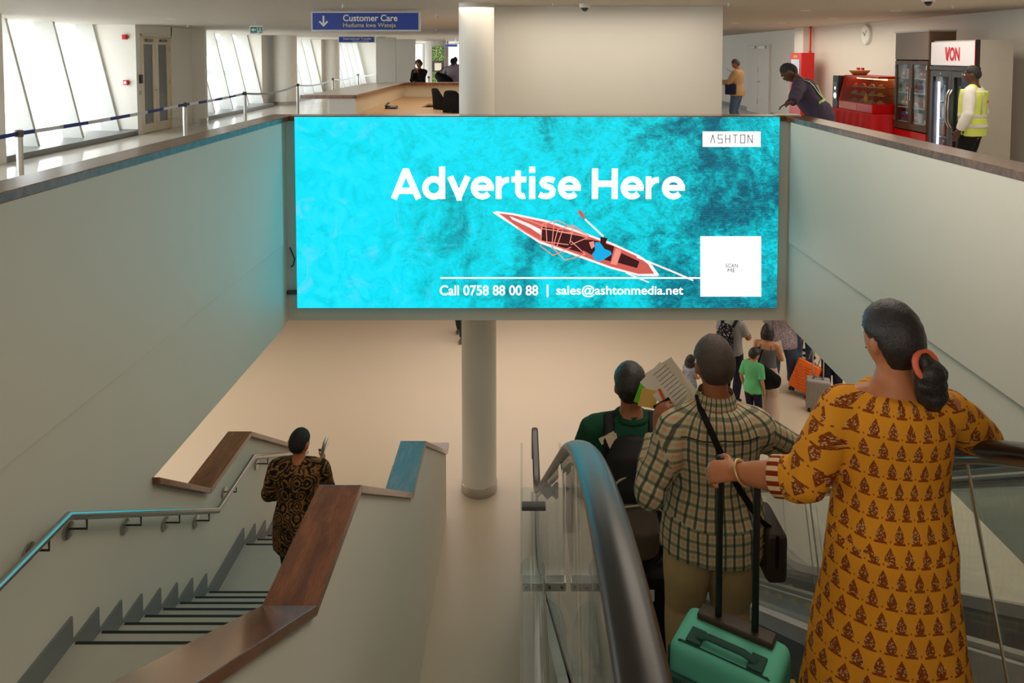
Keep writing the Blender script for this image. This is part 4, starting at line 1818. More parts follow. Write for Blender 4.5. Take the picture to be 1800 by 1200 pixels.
def tape(x0, z0, x1, z1, w=.016):
    a, b = V((x0, 0, z0)), V((x1, 0, z1))
    c = (a + b) / 2
    d = (b - a) / 2
    n_ = V((-d.z, 0, d.x)).normalized() * w
    ha = gman.hit(gsh, x0 + BDX, min(1.395, z0 + .115), -1, .030)
    hb = gman.hit(gsh, x1 + BDX, min(1.395, z1 + .115), -1, .030)
    pa, pb = gman.w(ha), gman.w(hb)
    d = (pb - pa) / 2
    ez = V((0, -1, .25)).normalized()
    n_ = d.cross(ez).normalized() * w
    part('tape_strip', MB().obox((pa + pb) / 2, d, n_ * s, d.cross(n_).normalized() * .004), TAPE, bp)
for (a, b, c, d) in [(-.150, 1.235, -.075, 1.300), (-.112, 1.268, -.070, 1.170), (-.085, 1.300, -.062, 1.175), (-.035, 1.175, -.030, 1.215), (-.030, 1.215, .0, 1.185), (.0, 1.185, .030, 1.21), (.030, 1.21, .034, 1.17),
                     (.075, 1.25, .150, 1.285), (.140, 1.285, .065, 1.165)]:
    tape(a, c if False else b, c, d)
# small dark bag and tag at the green man's left side, his dark suitcase on the step
db = thing('shoulder_bag', 'small dark shoulder bag beside the man in green, left of the handrail', 'bag', tuple(gman.w((-.34, -.02, 1.02))))
q = gman.w((-.34, -.02, 1.02))
rounded(MB().box(q.x - .07, q.y - .12, q.z - .16, q.x + .07, q.y + .12, q.z + .13), 'pouch', F_NAVY, db, .05)
part('strap', strap_mb([gman.w((-.30, -.02, 1.10)), gman.w((-.235, -.03, 1.30)), gman.w((-.19, -.03, 1.43))], .013, .003), F_BLACK, db, smooth=True)
part('tag', MB().obox((q.x - .11, q.y, q.z + .02), (.025, 0, .02), (-.025, 0, .03), (0, .002, 0)), plain('grey_tag', (168, 164, 160), .5), db)
zz = tread_z(3.72)
ds = thing('suitcase', 'black suitcase standing between the green-jumper man and the handrail', 'suitcase', (.80, 3.72, zz))
rounded(MB().box(.62, 3.62, zz + .04, .94, 3.80, zz + .60), 'shell', F_BLACK, ds, .04)
part('carry_handle', MB().tube([(.70, 3.70, zz + .6), (.72, 3.70, zz + .64), (.84, 3.70, zz + .64), (.86, 3.70, zz + .6)], .012, 8), BLACK, ds, smooth=True)
part('paper_tag', MB().obox((.66, 3.612, zz + .50), (.012, 0, 0), (0, .001, 0), (0, 0, .03)), PAPER, ds)
for dx in (.66, .90):
    part('wheel', MB().cyl((dx - .012, 3.64, zz + .03), (dx + .012, 3.64, zz + .03), .03, 12), RUBBER, ds)
# folded papers held by the man on the stairs
bw = bat.w(bat.wr[-1] + V((-.02, .06, .08)))
bpap = thing('papers', 'folded white papers in the hand of the man on the stairs', 'papers', tuple(bw))
for i, a in enumerate((.2, .42, .62)):
    part('sheet', MB().obox(bw + V((.012 * i, 0, .03)), V((.05 * math.sin(a), .02, .075 * math.cos(a))), V((.0, .05, -.0)), V((.0012, 0, 0))), PAPER, bpap)
# shoulder strap over the batik shirt
bsh = next(o for o in bat.root.children if o.name.startswith('shirt'))

# ------------------------------------------------------------------ the big advertising screen
SY = 8.695
sx0, sx1, sz0, sz1 = -2.680, 3.045, -1.178, 1.108
def scr(px, py):
    """photo pixel on the screen face -> x, z (the face is a flat sign)"""
    p = atY(px, py, SY)
    return p.x, p.z
def sea_mat():
    m = Mat('sea_picture_on_led', .5)
    x, y, z = m.xyz()
    u = x / (sx1 - sx0) + .5
    n1 = m.noise(.75, 5, dist=.9, rough=.6)
    n2 = m.noise(2.6, 6, dist=1.8, rough=.68)
    n3 = m.noise(11, 5, dist=1.5, rough=.7, stretch=(1, 1, 1.5))
    dark = n1.step(.47, .66) * u.step(.08, .42)
    t = u * .40 + (n2 - .5) * 1.05 + dark * .40 + (n3 - .5) * (u * 1.1 + .25) + .13
    col = m.ramp(t, [(.02, lin((30, 214, 246))), (.20, lin((0, 212, 234))), (.42, lin((0, 192, 204))), (.60, lin((0, 158, 170))), (.80, lin((0, 118, 134))), (1.0, lin((4, 80, 102)))])
    pale = m.noise(1.7, 6, dist=2.5, rough=.75)
    col = m.mix((pale.step(.53, .70)) * (u * -1.0 + .46).max(0.0) * 1.5, col, lin((104, 196, 250)))
    foam = m.noise(6.5, 7, dist=1.0, rough=.8).step(.705, .76)
    col = m.mix(foam * .8, col, lin((196, 250, 250)))
    line = ((z / .026).frac().lt(.13)) * .10 * u.step(.2, .5)
    col = m.mix(line, col, lin((60, 240, 240)))
    m.color((.01, .01, .01))
    m.emit(col, 1.22)
    return m.m
scrn = thing('advertising_screen', 'large turquoise advertising screen hung across the stairwell reading Advertise Here', 'screen', ((sx0 + sx1) / 2, SY, (sz0 + sz1) / 2))
part('picture_panel', MB().box(sx0, SY, sz0, sx1, SY + .02, sz1), sea_mat(), scrn)
part('housing', MB().box(sx0 + .01, SY + .02, sz0 + .01, sx1 - .01, YF - .002, sz1 - .01), BLACK, scrn)
EW = glow('lit_white', (255, 255, 255), 1.1)
ECARD = glow('lit_white_card', (250, 250, 252), 1.0)
EDK = glow('lit_dark_letters', (70, 70, 80), .25)
def ad_text(txt, px0, py0, px1, py1, mat, bold=.0, name='lettering', dy=.004, spacing=1.0):
    a, b = scr(px0, py1), scr(px1, py0)
    t = text_mb(txt, height=b[1] - a[1], width=b[0] - a[0], bold=bold, spacing=spacing)
    place(t, (a[0], SY - dy, a[1]), (1, 0, 0), (0, 0, 1))
    return part(name, t, mat, scrn)
def ad_poly(pts, mat, name, dy=.003):
    q = [scr(*p) for p in pts]
    return part(name, MB().prism(q, 'y', SY - dy, SY - dy + .0015), mat, scrn)
def ribbon(pts, w):
    """flat stroke of width w along a 2-D polyline, mitred: (points, faces)"""
    n = len(pts)
    L, R = [], []
    for i in range(n):
        p = V((*pts[i], 0))
        d0 = (p - V((*pts[i - 1], 0))).normalized() if i else None
        d1 = (V((*pts[i + 1], 0)) - p).normalized() if i < n - 1 else None
        if d0 is None or d1 is None:
            d = d0 or d1
            m_ = V((-d.y, d.x, 0)) * w / 2
        else:
            n0, n1 = V((-d0.y, d0.x, 0)), V((-d1.y, d1.x, 0))
            m_ = (n0 + n1).normalized()
            m_ = m_ * (w / 2 / max(.35, m_.dot(n0)))
        L.append(p + m_)
        R.append(p - m_)
    return L + R, [(i, i + 1, n + i + 1, n + i) for i in range(n - 1)]
def arc2(cx, cy, r, a0, a1, k=18, ry=None):
    return [(cx + r * math.cos(math.radians(a0 + (a1 - a0) * i / k)), cy + (ry or r) * math.sin(math.radians(a0 + (a1 - a0) * i / k))) for i in range(k + 1)]
sw_ = .205
GLY = {
    'A': (1.02, [[(.10, 0), (.50, .95)], [(.52, .95), (.93, 0)], [(.22, .27), (.80, .27)], [(.42, .90), (.60, .90)]]),
    'd': (.90, [arc2(.42, .365, .285, 0, 360, 28), [(.70, 0), (.70, 1.06)]]),
    'v': (.74, [[(.07, .74), (.36, .08)], [(.36, .08), (.66, .74)], [(.28, .05), (.45, .05)]]),
    'e': (.82, [arc2(.40, .365, .285, 2, 318, 26), [(.14, .365), (.785, .365)]]),
    'r': (.56, [[(.13, 0), (.13, .74)], arc2(.46, .30, .33, 165, 88, 10)]),
    't': (.55, [[(.22, .93), (.22, .32)] + arc2(.39, .26, .17, 180, 290, 8), [(.0, .64), (.49, .64)]]),
    'i': (.32, [[(.14, 0), (.14, .74)], [(.14, .86), (.14, 1.06)]]),
    's': (.66, [[(.56, .60), (.46, .64), (.33, .655), (.21, .62), (.165, .53), (.21, .45), (.33, .405), (.45, .365), (.51, .28), (.49, .17), (.41, .11), (.29, .085), (.17, .10), (.06, .15)]]),
    'H': (.98, [[(.14, 0), (.14, 1)], [(.80, 0), (.80, 1)], [(.14, .5), (.80, .5)]]),
    ' ': (.30, []),
}
adv = sum(GLY[c][0] for c in 'Advertise Here')
xa, za = scr(687, 349.5)
xb, zb = scr(1206, 296)
kx, kz = (xb - xa) / adv, zb - za
cx_ = 0.0
for li, ch in enumerate('Advertise Here'):
    wd, st_ = GLY[ch]
    g = MB()
    for si, pl in enumerate(st_):
        vs, fs = ribbon(pl, sw_ * (.92 if ch in 'sert' else 1))
        y = SY - .004 - .0006 * si
        n_ = len(vs)
        g.add([V((xa + (cx_ + v.x) * kx, y, za + v.y * kz)) for v in vs] + [V((xa + (cx_ + v.x) * kx, y + .003, za + v.y * kz)) for v in vs],
              [tuple(reversed(f)) for f in fs] + [tuple(i + n_ for i in f) for f in fs] + [(i, i + 1, n_ + i + 1, n_ + i) for i in range(n_ // 2 - 1)] + [(n_ // 2 + i, n_ // 2 + i + 1, n_ + n_ // 2 + i + 1, n_ + n_ // 2 + i) for i in range(n_ // 2 - 1)])
    if st_:
        part('letter', g, EW, scrn)
    cx_ += wd
ad_text('Call 0758 88 00 88', 773, 501, 946, 519, EW, .016)
ad_poly([(961, 500), (964, 500), (964, 522), (961, 522)], EW, 'divider')
ad_text('sales@ashtonmedia.net', 978, 501, 1201, 522, EW, .014)
ad_poly([(774, 487), (1231, 487), (1231, 489.6), (774, 489.6)], EW, 'rule')
ad_poly([(1235, 231), (1337, 231), (1337, 258), (1235, 258)], ECARD, 'name_card')
ad_poly([(1231, 415), (1338, 415), (1338, 521), (1231, 521)], ECARD, 'blank_card')
ad_text('SCAN', 1275, 463, 1297, 470, EDK, .0, dy=.006)
ad_text('ME', 1279, 471.5, 1292, 478, EDK, .0, dy=.006)
# thin capital letters of the name card, drawn as strokes
def strokes(segs, px, py, w, h, mat, t=.0085, name='letter'):
    mb = MB()
    for (a, b, c, d) in segs:
        p, q = V((px + a * w, 0, py + b * h)), V((px + c * w, 0, py + d * h))
        u_ = (q - p)
        if u_.length < 1e-6:
            continue
        n_ = V((-u_.z, 0, u_.x)).normalized() * t / 2
        e = u_.normalized() * t / 2
        mb.add([V((v.x, SY - .006, v.z)) for v in (p - e - n_, q + e - n_, q + e + n_, p - e + n_)] + [V((v.x, SY - .004, v.z)) for v in (p - e - n_, q + e - n_, q + e + n_, p - e + n_)],
               [(3, 2, 1, 0), (4, 5, 6, 7), (0, 1, 5, 4), (1, 2, 6, 5), (2, 3, 7, 6), (3, 0, 4, 7)])
    return part(name, mb, mat, scrn)
LET = {'A': [(0, 0, .5, 1), (.5, 1, 1, 0)], 'S': [(1, 1, 0, 1), (0, 1, 0, .5), (0, .5, 1, .5), (1, .5, 1, 0), (1, 0, 0, 0)], 'H': [(0, 0, 0, 1), (1, 0, 1, 1), (0, .5, 1, .5)],
       'T': [(0, 1, 1, 1), (.5, 1, .5, 0)], 'O': [(0, 0, 0, 1), (0, 1, 1, 1), (1, 1, 1, 0), (1, 0, 0, 0)], 'N': [(0, 0, 0, 1), (0, 1, 1, 0), (1, 0, 1, 1)]}
xa, za = scr(1247, 251)
xb, zb = scr(1326, 237)
for i, ch in enumerate('ASHTON'):
    wch = (xb - xa) / 6
    strokes(LET[ch], xa + i * wch + wch * .14, za, wch * .58, zb - za, EDK)
# the canoe in the picture, seen from above
CW = glow('picture_pale_hull', (246, 222, 224), 1.0)
CR = glow('picture_red_wood', (196, 92, 84), .9)
CR2 = glow('picture_pink_wood', (226, 138, 126), .95)
CD = glow('picture_dark_inside', (70, 30, 34), .5)
CB = glow('picture_blue_shirt', (20, 160, 216), 1.0)
def z8(x, y):
    return 860 + x / 4.7368, 360 + y / 4.7368
def zp(l):
    return [z8(*p) for p in l]
ad_poly(zp([(28, 62), (60, 52), (200, 70), (480, 128), (800, 235), (1010, 310), (1250, 420), (1340, 480), (1415, 582), (1400, 595), (1240, 590), (1010, 530), (760, 440), (420, 320), (200, 175), (90, 105)]), CW, 'picture_boat_hull', .002)
ad_poly(zp([(80, 70), (200, 86), (480, 146), (800, 252), (1010, 328), (1240, 432), (1320, 490), (1372, 572), (1240, 574), (1010, 512), (760, 420), (430, 302), (215, 168)]), CR, 'picture_boat_deck', .003)
ad_poly(zp([(170, 92), (340, 160), (430, 205), (430, 250), (340, 190), (190, 120)]), CW, 'picture_boat_bow', .0045)
ad_poly(zp([(440, 180), (640, 215), (800, 275), (780, 400), (600, 350), (430, 290)]), CD, 'picture_boat_hold', .0045)
ad_poly(zp([(760, 290), (850, 290), (900, 300), (1040, 345), (1010, 470), (880, 430), (760, 365)]), CD, 'picture_boat_hold', .0048)
ad_poly(zp([(1100, 400), (1250, 470), (1230, 525), (1070, 480)]), CD, 'picture_boat_hold', .0045)
ad_poly(zp([(1055, 360), (1100, 380), (1060, 500), (1010, 490)]), CR2, 'picture_boat_bench', .0050)
for k, (a, b, c, d) in enumerate([(440, 160, 570, 128), (570, 128, 830, 255), (440, 165, 430, 300), (430, 195, 700, 235), (540, 140, 520, 350), (570, 205, 530, 360), (570, 205, 700, 168), (700, 168, 670, 320), (570, 220, 820, 265), (700, 168, 830, 260),
                                  (420, 335, 530, 420), (530, 420, 680, 350), (520, 345, 630, 460), (630, 460, 800, 410), (680, 300, 800, 410), (430, 300, 660, 330), (820, 270, 680, 330), (250, 100, 470, 180), (240, 190, 430, 300), (470, 150, 480, 300), (610, 210, 560, 350)]):
    p, q = V((*z8(a, b), 0)), V((*z8(c, d), 0))
    n_ = V((-(q - p).y, (q - p).x, 0)).normalized() * .75
    ad_poly([(p + n_)[:2], (q + n_)[:2], (q - n_)[:2], (p - n_)[:2]], CR2, 'picture_frame_stick', .0058 + .0001 * k)
ad_poly(zp([(880, 310), (920, 310), (960, 365), (1010, 385), (1020, 410), (975, 440), (930, 468), (880, 460), (855, 410), (880, 380)]), CB, 'picture_rower_shirt', .0066)
ad_poly(zp([(830, 310), (870, 300), (878, 345), (850, 365)]), CR2, 'picture_rower_arm', .0066)
ad_poly(zp([(925, 265), (985, 275), (965, 330), (925, 320)]), CD, 'picture_rower_head', .0068)
ad_poly(zp([(800, 112), (955, 258), (945, 266), (792, 122)]), CW, 'picture_oar', .0066)
ad_poly(zp([(735, 42), (770, 50), (800, 105), (780, 112), (748, 78)]), CR, 'picture_oar_blade', .0067)
ad_poly(zp([(1230, 425), (1560, 560), (1700, 622), (1697, 634), (1550, 572), (1225, 438)]), CW, 'picture_pole', .0052)
ad_poly(zp([(1140, 560), (1330, 640), (1326, 648), (1136, 570)]), CW, 'picture_pole', .0052)
part('support_bar', MB().box(XL - .02, YF - .06, -1.03, sx0 + .02, YF - .01, -.99), DARKSTEEL, scrn)
part('cable', MB().tube([(XL + .02, YF - .03, -.47), (XL + .08, YF - .05, -.60), (XL + .06, YF - .05, -.68), (XL + .03, YF - .03, -.70)], .008, 8), BLACK, scrn, smooth=True)

# ------------------------------------------------------------------ acrylic guards beside the escalator
ag = thing('acrylic_guard', 'clear acrylic guard box on metal brackets left of the escalator handrail', 'guard', (.07, 2.6, -.05))
for x in (0.0, .15):
    part('acrylic_sheet', MB().box(x - .004, 2.56, -.01, x + .004, 2.86, .31), ACRYL, ag)
part('acrylic_sheet', MB().box(-.004, 2.552, -.01, .154, 2.56, .31), ACRYL, ag)
part('bracket', MB().box(.0, 2.54, .235, .085, 2.575, .25), DARKSTEEL, ag, .002)
br = part('bracket', MB().box(.002, 2.52, -.045, .075, 2.56, -.012), STEEL, ag, .003)
br2 = part('bracket', MB().box(.083, 2.52, -.045, .156, 2.56, -.012), STEEL, ag, .003)
for b_, xs in ((br, (.015, .06)), (br2, (.098, .142))):
    for x in xs:
        part('screw', MB().cyl((x, 2.521, -.028), (x, 2.515, -.028), .005, 10), DARKSTEEL, b_)
ag2 = thing('acrylic_guard', 'lower curved acrylic guard with rounded top in front of the guard box', 'guard', (.05, 2.0, -.45))
arcp = [(.045 + .045 * math.cos(a), .0 + .045 * math.sin(a)) for a in [pi - pi * i / 10 for i in range(11)]]
prof_ = [(-.005, -.6)] + [(p[0] - .005, p[1] - .03) for p in arcp] + [(.085, -.6)]
inner = [(a + (.006 if a < .04 else -.006), b - (.006 if b > -.4 else 0)) for a, b in prof_]
g = MB()
N = len(prof_)
for y in (2.05, 2.62):
    g.v += [V((a, y, b)) for a, b in prof_] + [V((a, y, b)) for a, b in inner]
for i in range(N - 1):
    g.f += [(i, i + 1, 2 * N + i + 1, 2 * N + i), (N + i, 3 * N + i, 3 * N + i + 1, N + i + 1), (i, N + i, N + i + 1, i + 1), (2 * N + i, 2 * N + i + 1, 3 * N + i + 1, 3 * N + i)]
part('acrylic_sheet', g, ACRYL, ag2, smooth='auto')
wing = [(.09, -.03), (.13, -.06), (.155, -.14), (.16, -.6), (.09, -.6)]
part('acrylic_sheet', MB().prism(wing, 'y', 2.46, 2.468), ACRYL, ag2)

# ------------------------------------------------------------------ ceiling fittings and hanging signs
def sign(label, px0, py0, px1, py1, y, lines, arrow, group=None):
    a, b = atY(px0, py1, y), atY(px1, py0, y)
    s = thing('hanging_sign', label, 'sign', ((a.x + b.x) / 2, y, a.z), group)
    part('frame', MB().box(a.x, y, a.z, b.x, y + .10, b.z), SIGNFRAME, s, .006)
    t = (b.z - a.z) * .08
    part('face', MB().box(a.x + t, y - .004, a.z + t, b.x - t, y + .01, b.z - t), BLUESIGN, s)
    h, w = b.z - a.z, b.x - a.x
    for txt, fx0, fx1, fz0, fz1, mat, bold in lines:
        g = text_mb(txt, height=h * (fz1 - fz0), width=w * (fx1 - fx0), bold=bold)
        place(g, (a.x + w * fx0, y - .006, a.z + h * fz0), (1, 0, 0), (0, 0, 1))
        part('lettering', g, mat, s)
    if arrow:
        ax_, az_ = a.x + w * arrow, a.z + h * .5
        k = h * .28
        pl = [(ax_ - k * .16, az_ + k), (ax_ + k * .16, az_ + k), (ax_ + k * .16, az_ - k * .35), (ax_ + k * .62, az_ + k * .12), (ax_ + k * .84, az_ - k * .12), (ax_, az_ - k * .98),
              (ax_ - k * .84, az_ - k * .12), (ax_ - k * .62, az_ + k * .12), (ax_ - k * .16, az_ - k * .35)]
        part('arrow', MB().prism(pl, 'y', y - .006, y - .003), LETTER, s)
    for x in (a.x + w * .15, a.x + w * .85):
        if CEIL - b.z > .004:
            part('hanger', MB().cyl((x, y + .05, b.z), (x, y + .05, CEIL), .008, 8), STEEL, s)
    return s
sign('blue hanging sign with down arrow reading Customer Care above the counter', 547, 20, 738, 55, 11.2,
     [('Customer Care', .295, .795, .50, .84, LETTER, .02), ('Huduma kwa Wateja', .295, .780, .14, .42, LETTERY, .012)], .115)
sign('farther blue hanging sign reading International Transfer below the large sign', 595, 64, 658, 75, 25,
     [('International Transfer', .14, .92, .46, .84, LETTER, .0), ('Uhamisho wa Kimataifa', .40, .85, .16, .36, LETTER, 0)], None)
sign('plain small blue hanging sign at the far end of the hall', 781, 77.5, 804, 82.5, 30, [], None)
sign('plain blue hanging sign half behind the International Transfer sign', 664, 63.5, 678, 68, 29, [], None)
p0, p1 = atY(439, 60, 15.5), atY(462, 45, 15.5)
ex = thing('exit_sign', 'small green and white emergency exit sign hung below the ceiling', 'sign', (p0.x, 15.5, p0.z))
part('panel', MB().box(p0.x, 15.5, p0.z, p1.x, 15.53, p1.z), LETTER, ex, .003)
EXG = plain('exit_sign_green', (30, 140, 140), .4)
w, h = p1.x - p0.x, p1.z - p0.z
part('face', MB().box(p0.x + w * .06, 15.496, p0.z + h * .14, p0.x + w * .56, 15.5, p0.z + h * .86), EXG, ex)
part('face', MB().box(p0.x + w * .62, 15.496, p0.z + h * .14, p0.x + w * .95, 15.5, p0.z + h * .86), EXG, ex)
part('arrow', MB().prism([(p0.x + w * .12, p0.z + h * .5), (p0.x + w * .30, p0.z + h * .72), (p0.x + w * .30, p0.z + h * .56), (p0.x + w * .48, p0.z + h * .56), (p0.x + w * .48, p0.z + h * .44), (p0.x + w * .30, p0.z + h * .44), (p0.x + w * .30, p0.z + h * .28)], 'y', 15.493, 15.496), LETTER, ex)
part('running_figure', MB().ball((p0.x + w * .80, 15.494, p0.z + h * .70), (w * .05, .003, w * .05), 8, 5).tube([(p0.x + w * .80, 15.494, p0.z + h * .62), (p0.x + w * .76, 15.494, p0.z + h * .42), (p0.x + w * .68, 15.494, p0.z + h * .24)], w * .035, 6).tube([(p0.x + w * .76, 15.494, p0.z + h * .42), (p0.x + w * .86, 15.494, p0.z + h * .38), (p0.x + w * .87, 15.494, p0.z + h * .24)], w * .03, 6), LETTER, ex)
part('hanger', MB().cyl((p0.x + w * .5, 15.51, p1.z), (p0.x + w * .5, 15.51, CEIL), .008, 8), STEEL, ex)

def dome(label, px, py, y):
    p = atY(px, py, y)
    c = thing('dome_camera', label, 'camera', (p.x, y, CEIL), 'ceiling cameras')
    part('base', MB().lathe([(.075, CEIL), (.078, CEIL - .02), (.07, CEIL - .05), (.055, CEIL - .055)], (p.x, y, 0), 24), LETTER, c, smooth='auto')
    part('dome', MB().ball((p.x, y, CEIL - .05), (.05, .05, .055), 18, 10), plain('smoked_dome', (40, 38, 38), .1), c, smooth=True)
dome('white dome camera on the ceiling in front of the white block', 1028, 14, 9.9)
dome('white dome camera on the ceiling above the kiosk fridge', 1632, 2, 8.75)
spr = None
for i, (px, py, y) in enumerate([(603, 9, 10), (767, 52, 20), (768, 24, 12.5), (973, 6, 9.6), (1281, 8, 9.6), (1675, 13, 10.2), (330, 40, 17), (1400, 45, 19)]):
    p = atY(px, py, y)
    lab = 'tiny white ceiling sprinkler ' + ['just above the Customer Care sign', 'between the Customer Care sign and the round column', 'right of the Customer Care sign', 'over the white block, left of the dome camera', 'at the right end of the white block', 'right of the dome camera above the fridge', 'above the glazed double door', 'above the red hose cabinet'][i]
    if spr is None:
        spr = thing('sprinkler', lab, 'sprinkler', (p.x, y, CEIL), 'ceiling sprinklers')
        part('stem', MB().cyl((p.x, y, CEIL - .05), (p.x, y, CEIL), .012, 10), LETTER, spr)
        part('deflector', MB().lathe([(.03, CEIL - .055), (.03, CEIL - .05)], (p.x, y, 0), 14), STEEL, spr)
    else:
        dup(spr, (p.x, y, CEIL), lab)
dl = None
for i, (x, y) in enumerate([(-6.7, 14.2), (-6.7, 19), (-4.2, 21), (-2.6, 23.5), (4.6, 16), (5.6, 16), (4.6, 21), (5.6, 21), (-6.8, 25), (3.4, 13), (4.4, 11.5), (5.8, 11.5), (5.8, 13.8)]):
    side_ = 'left walkway' if x < -5 else ('reception counter' if x < 0 else 'kiosk side of the hall')
    lab = 'recessed downlight over the ' + side_ + ', ' + ['nearest the glazed door', 'beyond the glazed door', 'left of the counter', 'past the far end of the counter', 'inner one of the third pair', 'outer one of the third pair', 'inner one of the farthest pair', 'outer one of the farthest pair', 'farthest along the walkway', 'close to the white block', 'inner one nearest the viewer', 'outer one nearest the viewer', 'outer one above the pastry display'][i]
    if dl is None:
        dl = thing('downlight', lab, 'light', (x, y, CEIL), 'ceiling downlights')
        part('trim_ring', MB().lathe([(.085, CEIL - .004), (.085, CEIL), (.06, CEIL)], (x, y, 0), 24), LETTER, dl)
        part('lamp_disc', MB().lathe([(.0, CEIL - .003), (.062, CEIL - .003)], (x, y, 0), 20), glow('warm_lamp', (255, 226, 180), 2.2), dl)
    else:
        dup(dl, (x, y, CEIL), lab)

# ------------------------------------------------------------------ belt barrier posts on the left
def belt_post(x, y, h, label):
    c = thing('barrier_post', label, 'barrier post', (x, y, 0))
    part('base', MB().lathe([(.16, 0), (.16, .012), (.10, .03), (.04, .04)], (x, y, 0), 24), STEEL, c, smooth='auto')
    part('pole', MB().lathe([(.036, .03), (.036, h - .06)], (x, y, 0), 20), STEEL, c, smooth='auto')
    part('belt_head', MB().lathe([(.042, h - .075), (.044, h - .07), (.044, h), (.03, h + .006)], (x, y, 0), 20), DARKSTEEL, c, smooth='auto')
    return c
BELTB = plain('blue_belt', (44, 60, 130), .7)
BELTW = plain('pale_belt', (214, 216, 224), .7)
posts = [(-5.80, 8.5), (-6.12, 13.4), (-6.45, 17.2), (-6.64, 21.9)]
lab = ['belt barrier post nearest the viewer, in front of the first window bay', 'belt barrier post in front of the thick column by the glazed door', 'belt barrier post in front of the second window bay', 'belt barrier post at the left corner of the screen parapet']
for (x, y), l in zip(posts, lab):
    belt_post(x, y, .97, l)
far = [(-6.9, 27.0), (-7.2, 32.5), (-7.3, 37.5)]
for (x, y), l in zip(far, ['far belt barrier post, third from the far end of the row', 'far belt barrier post, second from the far end of the row', 'farthest belt barrier post beside the white partition']):
    belt_post(x, y, .97, l)
allp = [(-5.5, 3.5)] + posts + far
names = ['belt running out of the picture at the near end', 'belt between the nearest two barrier posts', 'belt between the second and third barrier posts', 'sagging belt between the third and fourth barrier posts',
         'belt from the fourth barrier post to the far posts', 'dark belt between the far barrier posts, nearer span', 'dark belt between the farthest two barrier posts']
for i, ((xa, ya), (xb, yb)) in enumerate(zip(allp, allp[1:])):
    t = thing('barrier_belt', 'long blue and white ' + names[i], 'belt', ((xa + xb) / 2, (ya + yb) / 2, .93))
    K = 16
    sag = .02 if i < 3 else .10
    def bp_(s):
        return V((xa + (xb - xa) * s, ya + (yb - ya) * s, .935 - sag * 4 * s * (1 - s)))
    for k in range(K):
        q = MB()
        a, b = bp_(k / K), bp_((k + 1) / K)
        q.add([a + V((0, 0, -.024)), b + V((0, 0, -.024)), b + V((0, 0, .024)), a + V((0, 0, .024)), a + V((.003, 0, -.024)), b + V((.003, 0, -.024)), b + V((.003, 0, .024)), a + V((.003, 0, .024))],
              [(3, 2, 1, 0), (4, 5, 6, 7), (0, 1, 5, 4), (2, 3, 7, 6), (0, 4, 7, 3), (1, 2, 6, 5)])
        part('belt_length', q, (BELTW if (k % 4 in (1, 2) and i in (1, 2)) else BELTB) if i < 3 else DARKSTEEL, t)

# fire alarm call points on the white return wall, card reader by the door
for px, py, l in ((220, 65, 'red fire alarm sounder high on the white wall by the glazed door'), (222, 145, 'red and white fire call point lower on the white wall')):
    p = atY(px, py, 16.78)
    t = thing('fire_alarm', l, 'alarm', tuple(p))
    part('box', MB().box(p.x - .05, 16.73, p.z - .055, p.x + .05, 16.80, p.z + .055), RED, t, .008)
    part('cover', MB().box(p.x - .03, 16.722, p.z - .03, p.x + .03, 16.73, p.z + .03), LETTER if py > 100 else RED, t, .002)
    part('side_tab', MB().box(p.x + .05, 16.75, p.z - .02, p.x + .07, 16.80, p.z + .02), RED, t)
p = atX(247, 139, -8.74)
t = thing('card_reader', 'small black card reader beside the glazed double door', 'card reader', tuple(p))
part('box', MB().box(-8.75, p.y - .05, p.z - .1, -8.70, p.y + .05, p.z + .1), BLACK, t, .006)
part('key_switch', MB().box(-8.75, p.y - .04, p.z - .36, -8.73, p.y + .04, p.z - .26), STEEL, t, .004)

# ------------------------------------------------------------------ reception counter behind the screen
ct = thing('reception_counter', 'long angled reception counter with white panels and brown edged top', 'counter', (-2.6, 16.5, 0))
CT = 1.10
TOPW = plain('grey_white_counter_top', (206, 202, 194), .2)
EDGE = WOOD
part('side_panel', MB().box(-3.55, 13.5, 0, -3.08, 19.6, CT - .05), WHITE, ct, .004)
part('end_panel', MB().box(-3.5, 13.42, 0, -3.02, 13.5, CT - .05), WHITE, ct, .004)
part('inner_panel', MB().box(-3.08, 13.5, 0, -3.05, 19.2, CT - .05), CREAM, ct)
part('back_panel', MB().box(-3.08, 19.2, 0, 1.0, 19.6, CT - .05), CREAM, ct, .004)
tp = MB().prism([(-3.98, 13.3), (-3.0, 13.3), (-3.0, 19.1), (1.0, 19.1), (1.0, 19.75), (-3.4, 19.75), (-3.98, 19.0)], 'z', CT - .05, CT)
part('counter_top', tp, TOPW, ct, .004)
for a, b in (((-3.98, 13.29), (-3.0, 13.29)), ((-2.99, 13.3), (-2.99, 19.1)), ((-3.0, 19.09), (1.0, 19.09))):
    e = MB().obox(((a[0] + b[0]) / 2, (a[1] + b[1]) / 2, CT - .02), (max(.012, abs(b[0] - a[0]) / 2), 0, 0), (0, max(.012, abs(b[1] - a[1]) / 2), 0), (0, 0, .034))
    part('wood_edge', e, EDGE, ct)
dk = thing('desk', 'pale wood desk top inside the reception counter', 'desk', (-1.9, 15.5, 0))
part('desk_top', MB().prism([(-3.04, 13.2), (-1.0, 12.9), (-1.0, 15.2), (-2.1, 15.4), (-2.1, 19.15), (-3.04, 19.15)], 'z', .70, .74), DESK, dk, .004)
part('desk_top', MB().box(-2.1, 16.6, .70, .9, 19.15, .74), DESK, dk, .004)
for x, y in ((-2.9, 13.6), (-1.15, 13.2), (-2.9, 18.9), (.8, 18.9), (.8, 16.8)):
    part('leg', MB().box(x - .03, y - .03, 0, x + .03, y + .03, .70), STEEL, dk)
p = atZ(688, 191, .74)
ph = thing('desk_phone', 'black desk telephone on the pale wood desk', 'phone', (p.x, p.y, .74))
